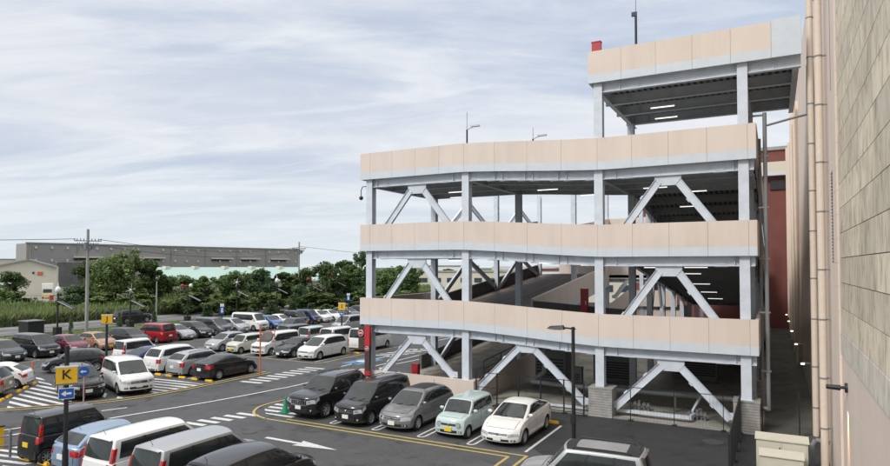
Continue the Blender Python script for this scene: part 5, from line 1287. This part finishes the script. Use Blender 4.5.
# far row facing +X
for kind,colr,y,label,cat,pl,hd in (
 ('wagon','charcoal',25.9,'dark blue-grey wagon cut off by the left edge of the photo','wagon','w',0),
 ('minivan','black',28.4,'black minivan second from the left edge in the far row','minivan','w',0),
 ('hatch','wine',30.9,'wine red hatchback beside the black minivan of the far row','hatchback','w',0),
 ('hatch','orange',33.35,'copper orange hatchback with yellow plate in the far row','hatchback','y',0),
 ('wagon','black',36.6,'black wagon right of the orange hatchback','wagon','w',0),
 ('minivan','red',39.3,'bright red minivan parked tail out in the far row','minivan','w',180),
 ('liftback','silver',41.7,'silver liftback right of the bright red minivan','hatchback','w',0),
 ('wagon','black',43.9,'black wagon right of the silver liftback in the far row','wagon','w',0),
 ('minivan','gunmetal',46.3,'dark grey minivan left of the two-tone wagon','minivan','w',0),
 ('wagon','silver',48.9,'silver wagon left of the white box van in the far row','wagon','w',0),
 ('box_van','white',51.6,'white box van standing taller than its neighbours in the far row','van','w',0),
 ('hatch','blue',54.2,'blue hatchback right of the white box van','hatchback','w',0),
 ('liftback','white',56.4,'white liftback between the blue hatchback and the black kei van','hatchback','w',0),
 ('kei_tall','black',58.6,'black kei van with yellow plate in the far row','kei van','y',0),
 ('kei_tall','navy',60.8,'dark blue kei van with yellow plate in the far row','kei van','y',0),
 ('wagon','white',63.1,'white wagon right of the dark blue kei van','wagon','w',0),
 ('saloon','white',65.7,'white saloon right of the white wagon in the far row','saloon','w',0),
 ('wagon','gunmetal',69.5,'dark grey wagon beyond the white saloon','wagon','w',0),
 ('wagon','charcoal',73.5,'dark wagon with sloping roof second from the end of the far row','wagon','w',0),
 ('minivan','white',77.5,'white minivan at the far right end of the far row beside the garage','minivan','w',0)):
    L=KINDS[kind]['L']; car(kind,colr,(-50.75-L/2,y),hd,label,cat,group=FAR,plate=pl,detail=False)
car('offroader','black',(-72.6,50.5),90,'black off-roader driving on the road beyond the verge','off-road car',detail=False)
# ------------------------------------------------------------------ trees and grass
def leafblob(mb,c,rx,rz,n,size,rng,flat=.5):
    for _ in range(n):
        while 1:
            p=Vector((rng.uniform(-1,1),rng.uniform(-1,1),rng.uniform(-1,1)))
            if p.length<1: break
        p=p*(.55+.45*rng.random())/max(p.length,.3)*min(1,p.length+.35)
        q=Vector((c[0]+p.x*rx,c[1]+p.y*rx,c[2]+p.z*rz))
        a=Vector((rng.gauss(0,1),rng.gauss(0,1),rng.gauss(0,.5))).normalized(); b=a.cross(Vector((rng.gauss(0,.6),rng.gauss(0,.6),1))).normalized()
        s=size*rng.uniform(.6,1.4)
        mb.face([q-a*s-b*s*.45,q+a*s*.1-b*s*.6,q+a*s,q+b*s*.6],0)
def make_tree(seed,h,w,blobs,per,trunk_h,leaf,size=.22,kind='round'):
    rng=random.Random(seed); cr=MB(); tr=MB()
    r0=.03*h+.06
    pts=[Vector((0,0,0))]
    for i in range(1,6): pts.append(Vector((rng.gauss(0,.03)*h,rng.gauss(0,.03)*h,h*.16*i)))
    for i,(a,b) in enumerate(zip(pts,pts[1:])): tr.cyl(a,b,r0*(1-i*.16),8,0,r2=r0*(1-(i+1)*.16),cap=False)
    lobes=[(rng.uniform(0,6.28),rng.uniform(.25,.95),rng.uniform(.1,.95),rng.uniform(.16,.34)) for _ in range(11)]
    for _ in range(blobs):
        if kind=='lobed' or (kind=='round' and rng.random()<.72):
            la,ld,lz,lr=rng.choice(lobes); env=math.sin(math.pi*min(1,(.14+.80*lz)**.85))**.6
            q=Vector((rng.gauss(0,1),rng.gauss(0,1),rng.gauss(0,1))).normalized()*lr*w*.5*rng.random()**.4
            c=(ld*env*w/2*.85*math.cos(la)+q.x,ld*env*w/2*.85*math.sin(la)+q.y,max(trunk_h+.3,trunk_h+(h*.93-trunk_h)*lz+q.z*.9)); k=rng.uniform(.45,1.0); rx=w*.10*k; rz=w*.085*k
        elif kind=='cone':
            t=rng.random()**.8; z=h*(.12+.85*t); rad=w/2*(1-t)*.85+.1; a=rng.uniform(0,6.28); d=rad*rng.uniform(.2,1); c=(d*math.cos(a),d*math.sin(a),z); rx=w*.13+.15; rz=h*.07
        else:
            t=rng.random(); z=trunk_h+(h-trunk_h)*(.08+.84*t); env=math.sin(math.pi*min(1,(.12+.83*t)**.85))**.6; a=rng.uniform(0,6.28); d=w/2*env*math.sqrt(rng.random())*.86
            c=(d*math.cos(a),d*math.sin(a),z); k=rng.uniform(.55,1.2); rx=w*.125*k; rz=w*.105*k
        leafblob(cr,c,rx,rz,per,size,rng)
        if rng.random()<.4:
            b=pts[min(5,1+int(4*c[2]/h))] if kind!='cone' else Vector((0,0,c[2]*.95))
            tr.cyl(b,Vector(c),r0*.3,5,0,r2=.02,cap=False)
    return cr.mesh('crown',[M[leaf]],recalc=False),tr.mesh('trunk',[M['bark']],recalc=False)
TV=[make_tree(1,8,9.5,105,120,.5,'leaf'),make_tree(2,8,7.5,85,120,.6,'leaf'),make_tree(3,8,11,120,115,.2,'leaf2'),make_tree(4,8,8,90,120,.4,'leaf3'),make_tree(5,5,2.6,60,70,.4,'leaf3',.13,'cone'),make_tree(6,4,4.6,60,95,.1,'leaf2',.18)]
def tree(v,px,depth,ytop,wpx,label,cat='tree',name='broadleaf_tree',group=None,base=0):
    p=far(px,depth); h=hz(ytop,depth)-base; H0=(8,8,8,8,5,4)[v]; W0=(9.5,7.5,11,8,2.6,4.6)[v]
    sz=h/H0; sx=(wpx/F*depth)/W0
    t=thing(name,label,cat,(p.x,p.y,base),random.uniform(0,6.28),group)
    for nm,me in zip(('crown','trunk'),TV[v]):
        o=link(nm,me,t); o.scale=(sx,sx,sz)
TG='trees behind the tall grass along the road'
for a in (
 (2,118,96,249,62,'broad olive green tree behind the tall utility pole, highest crown of the left clump'),
 (0,88,99,262,46,'dense tree left of the utility pole at the edge of the workshop yard'),
 (1,146,98,258,44,'bushy tree right of the utility pole with a dark lower crown'),
 (2,166,108,274,36,'thin leafy tree in front of the green roof, left end'),
 (3,75,90,285,36,'low dark tree at the right side of the workshop yard'),
 (0,12,120,271,36,'rounded tree before the cream workshop at the left edge'),
 (1,207,98,275,44,'dark tree in front of the green roof, left of the wide one'),
 (0,236,99,271,50,'wide dark tree in the centre below the warehouse'),
 (3,262,104,268,36,'bluish green tree right of the wide dark tree'),
 (1,283,108,271,42,'round tree left of the distant utility pole'),
 (0,327,106,262,52,'tall broad tree right of the distant utility pole'),
 (1,352,112,264,40,'tree crown partly hidden by the left end of the garage'),
 (3,362,140,250,30,'tallest distant dark tree rising beside the garage'),
 (0,386,108,268,44,'tree seen through the left bay of the garage, left one'),
 (1,414,112,266,36,'tree seen through the left bay of the garage, right one'),
 (0,185,118,275,40,'second row tree behind the short grey post'),
 (1,222,120,274,40,'second row tree left of the wide dark tree'),
 (3,250,122,273,36,'second row tree behind the wide dark tree'),
 (0,305,118,268,40,'second row tree right behind the distant utility pole'),
 (1,345,124,259,46,'second row tree behind the tall broad tree'),
 (0,400,126,266,46,'second row tree seen through the left garage bay'),
 (3,300,100,284,26,'small tree below the distant utility pole'),
 (1,448,180,268,30,'distant tree seen beside the pale factory through the garage'),
 (0,560,140,268,40,'distant tree seen through the upper ramp area of the garage'),
 (2,620,160,266,46,'distant olive tree seen between the inner columns of the garage')): tree(*a,group=TG)
for a in ((5,14,96,290,40,'low bush clump in front of the workshop yard at the left edge'),(5,38,90,300,32,'low bush left of the tall grass gap'),(5,2,92,287,30,'leafy bush below the little white house'),(5,60,88,302,30,'low bush behind the leftmost solar lamp'),(5,190,94,292,50,'low bush under the dark trees left of centre'),(5,100,92,292,60,'bush skirt below the broad olive tree'),(5,140,92,293,50,'bush under the tree right of the utility pole'),(5,228,92,296,50,'bush under the wide dark tree'),(5,270,96,292,44,'bush between the small conifers'),(5,320,100,292,56,'bush below the tall broad tree'),(5,365,104,290,50,'bush beside the left end of the garage'),(5,405,104,290,50,'bush seen through the left bay of the garage'),(5,436,112,288,30,'bush seen right of the second garage column')): tree(*a,cat='bush',name='bush',group='bushes in front of the trees')
for i,(px,dp,yt,w_) in enumerate(((208,74,304,17),(272,82,301,16),(293,86,302,16),(311,89,303,13),(327,93,304,12),(250,80,308,9),(120,66,312,7),(72,62,312,6),(155,72,311,8))):
    tree(4,px,dp,yt,w_,('stout young conifer left of the blue and white banner','dark young conifer right of the centre lamp on the verge','young conifer just left of the distant utility pole','slim young conifer right of the distant utility pole','slim young conifer nearest the garage','tiny conifer right of the banner','tiny sapling near the turbine lamp behind the red minivan','tiny sapling right of the leftmost solar lamp','tiny sapling beside the short grey post')[i],cat='young tree',name='young_tree',group='young trees on the verge',base=.02)
# tall grass beyond the road: one mass
rng=random.Random(5); g=MB()
def blades(x0,x1,y0,y1,n,h0,h1,w0,mfn):
    for _ in range(n):
        x=rng.uniform(x0,x1);y=rng.uniform(y0,y1)
        nz=noise.noise(Vector((x*.12,y*.12,0))); h=lerp(h0,h1,rng.random())*(1+.45*nz)
        a=rng.uniform(0,3.14);w=w0*rng.uniform(.5,1.5);dx,dy=math.cos(a)*w,math.sin(a)*w;lx,ly=rng.gauss(0,.32)*h,rng.gauss(0,.32)*h
        g.face([(x-dx,y-dy,0),(x+dx,y+dy,0),(x+lx+dx*.3,y+ly+dy*.3,h),(x+lx-dx*.6,y+ly-dy*.6,h*.8)],mfn(x,y,nz))
blades(-84,-81.2,10,170,70000,.7,1.7,.05,lambda x,y,n:1 if rng.random()<.12+.3*max(0,n) else 0)
blades(-94,-84,10,190,60000,1.0,2.4,.08,lambda x,y,n:1 if rng.random()<.06 else 0)
o=link('tall_grass',g.mesh('tall_grass',[M['grassm'],M['drygrass']],recalc=False)); tag(o,'tall wild grass and reeds growing along the far side of the road','grass',kind='stuff')
g=MB(); blades(-69.8,-62.4,15,120,16000,.06,.16,.05,lambda x,y,n:0); o=link('verge_grass',g.mesh('verge_grass',[M['grassm'],M['drygrass']],recalc=False)); tag(o,'short grass on the verge between the parking lot and the road','grass',kind='stuff')
# thin wire fence in front of the tall grass
t=thing('field_fence','thin dark field fence in front of the tall grass','fence',(-81.0,70,0)); mb=MB()
for i in range(60): 
    y=12+i*2.6; mb.box(-81.03,-80.97,y-.03,y+.03,0,1.5)
part('post_row',mb,'dim',t).__setitem__('kind','stuff')
mb=MB()
for z in (.5,1,1.45): mb.box(-81.01,-80.99,12,165,z-.012,z+.012)
part('wire',mb,'dim',t)
# ------------------------------------------------------------------ sky, sun, view
w=bpy.data.worlds.new('World'); sc.world=w; w.use_nodes=True; nt=w.node_tree; bg=nt.nodes['Background']
sky=nt.nodes.new('ShaderNodeTexSky'); sky.sky_type='NISHITA'; sky.sun_disc=False
SE,SA=R(42),R(200)   # elevation, compass bearing of the sun seen from above (clockwise from +Y)
sky.sun_elevation=SE; sky.sun_rotation=SA; sky.air_density=1; sky.dust_density=2
tc=nt.nodes.new('ShaderNodeTexCoord'); sp_=nt.nodes.new('ShaderNodeSeparateXYZ'); nt.links.new(tc.outputs['Generated'],sp_.inputs[0])
def MA(op,a,b=None,c=None):
    n=nt.nodes.new('ShaderNodeMath'); n.operation=op
    for i,x in enumerate((a,b,c)):
        if x is None: continue
        if isinstance(x,(int,float)): n.inputs[i].default_value=x
        else: nt.links.new(x,n.inputs[i])
    return n.outputs[0]
zz=MA('ADD',MA('MAXIMUM',sp_.outputs[2],0.0),.17)
cb=nt.nodes.new('ShaderNodeCombineXYZ'); nt.links.new(MA('DIVIDE',sp_.outputs[0],zz),cb.inputs[0]); nt.links.new(MA('DIVIDE',sp_.outputs[1],zz),cb.inputs[1])
def cloud(scale,rot,st,det,rough,dist,lo,hi,seed):
    m0=nt.nodes.new('ShaderNodeMapping'); m0.inputs['Rotation'].default_value=(0,0,rot); nt.links.new(cb.outputs[0],m0.inputs[0])
    mp=nt.nodes.new('ShaderNodeMapping'); mp.inputs['Scale'].default_value=(st[0],st[1],1); mp.inputs['Location'].default_value=(seed,seed*1.7,0)
    no=nt.nodes.new('ShaderNodeTexNoise'); no.inputs['Scale'].default_value=scale; no.inputs['Detail'].default_value=det; no.inputs['Roughness'].default_value=rough; no.inputs['Distortion'].default_value=dist
    nt.links.new(m0.outputs[0],mp.inputs[0]); nt.links.new(mp.outputs[0],no.inputs['Vector'])
    mr=nt.nodes.new('ShaderNodeMapRange'); mr.interpolation_type='SMOOTHSTEP'; mr.inputs[1].default_value=lo; mr.inputs[2].default_value=hi; nt.links.new(no.outputs['Fac'],mr.inputs[0]); return mr.outputs[0]
c1=cloud(.85,R(-36),(.5,1.5),9,.6,.7,.40,.64,3.1)
c2=cloud(2.1,R(-22),(.55,1.7),10,.62,1.1,.44,.74,9.4)
c3=cloud(.33,R(-30),(.6,1.5),5,.5,.4,.40,.62,5.7)
def mix(f,a,b):
    m=nt.nodes.new('ShaderNodeMix'); m.data_type='RGBA'
    for i,x in ((0,f),(6,a),(7,b)):
        if isinstance(x,tuple): m.inputs[i].default_value=(*x,1)
        elif isinstance(x,float): m.inputs[i].default_value=x
        else: nt.links.new(x,m.inputs[i])
    return m.outputs[2]
K=10.0
veil=mix(c3,(.35*K,.405*K,.50*K),(.46*K,.485*K,.545*K))
base=mix(.90,sky.outputs[0],veil)
base=mix(MA('MULTIPLY',c1,.85),base,(.56*K,.575*K,.605*K))
base=mix(MA('MULTIPLY',c2,.5),base,(.62*K,.63*K,.65*K))
hzn=nt.nodes.new('ShaderNodeMapRange'); hzn.interpolation_type='SMOOTHSTEP'; hzn.inputs[1].default_value=.0; hzn.inputs[2].default_value=.20; hzn.inputs[3].default_value=.7; hzn.inputs[4].default_value=0; nt.links.new(sp_.outputs[2],hzn.inputs[0])
base=mix(hzn.outputs[0],base,(.53*K,.575*K,.60*K))
# an overcast sky is brighter overhead than near the horizon
zen=nt.nodes.new('ShaderNodeMapRange'); zen.interpolation_type='SMOOTHSTEP'; zen.inputs[1].default_value=.42; zen.inputs[2].default_value=.9; zen.inputs[3].default_value=1; zen.inputs[4].default_value=1.9; nt.links.new(sp_.outputs[2],zen.inputs[0])
base=mix(MA('MULTIPLY',MA('SUBTRACT',zen.outputs[0],1.0),.95),base,(.57*K,.56*K,.545*K))
vm=nt.nodes.new('ShaderNodeVectorMath'); vm.operation='SCALE'; nt.links.new(base,vm.inputs[0]); nt.links.new(zen.outputs[0],vm.inputs['Scale']); base=vm.outputs[0]
nt.links.new(base,bg.inputs[0]); bg.inputs[1].default_value=.1
sun=bpy.data.lights.new('sun','SUN'); sun.energy=1.5; sun.angle=R(14); sun.color=(1,.96,.9)
so=bpy.data.objects.new('sun',sun); COL.objects.link(so)
dv=Vector((math.sin(SA)*math.cos(SE),math.cos(SA)*math.cos(SE),math.sin(SE)))
so.rotation_euler=dv.to_track_quat('Z','Y').to_euler(); so.location=(0,-20,60)
vs=sc.view_settings; vs.view_transform='Standard'; vs.look='None'; vs.gamma=1; vs.use_curve_mapping=False; vs.exposure=.6
sc.cycles.max_bounces=6; sc.cycles.diffuse_bounces=3; sc.cycles.use_denoising=True
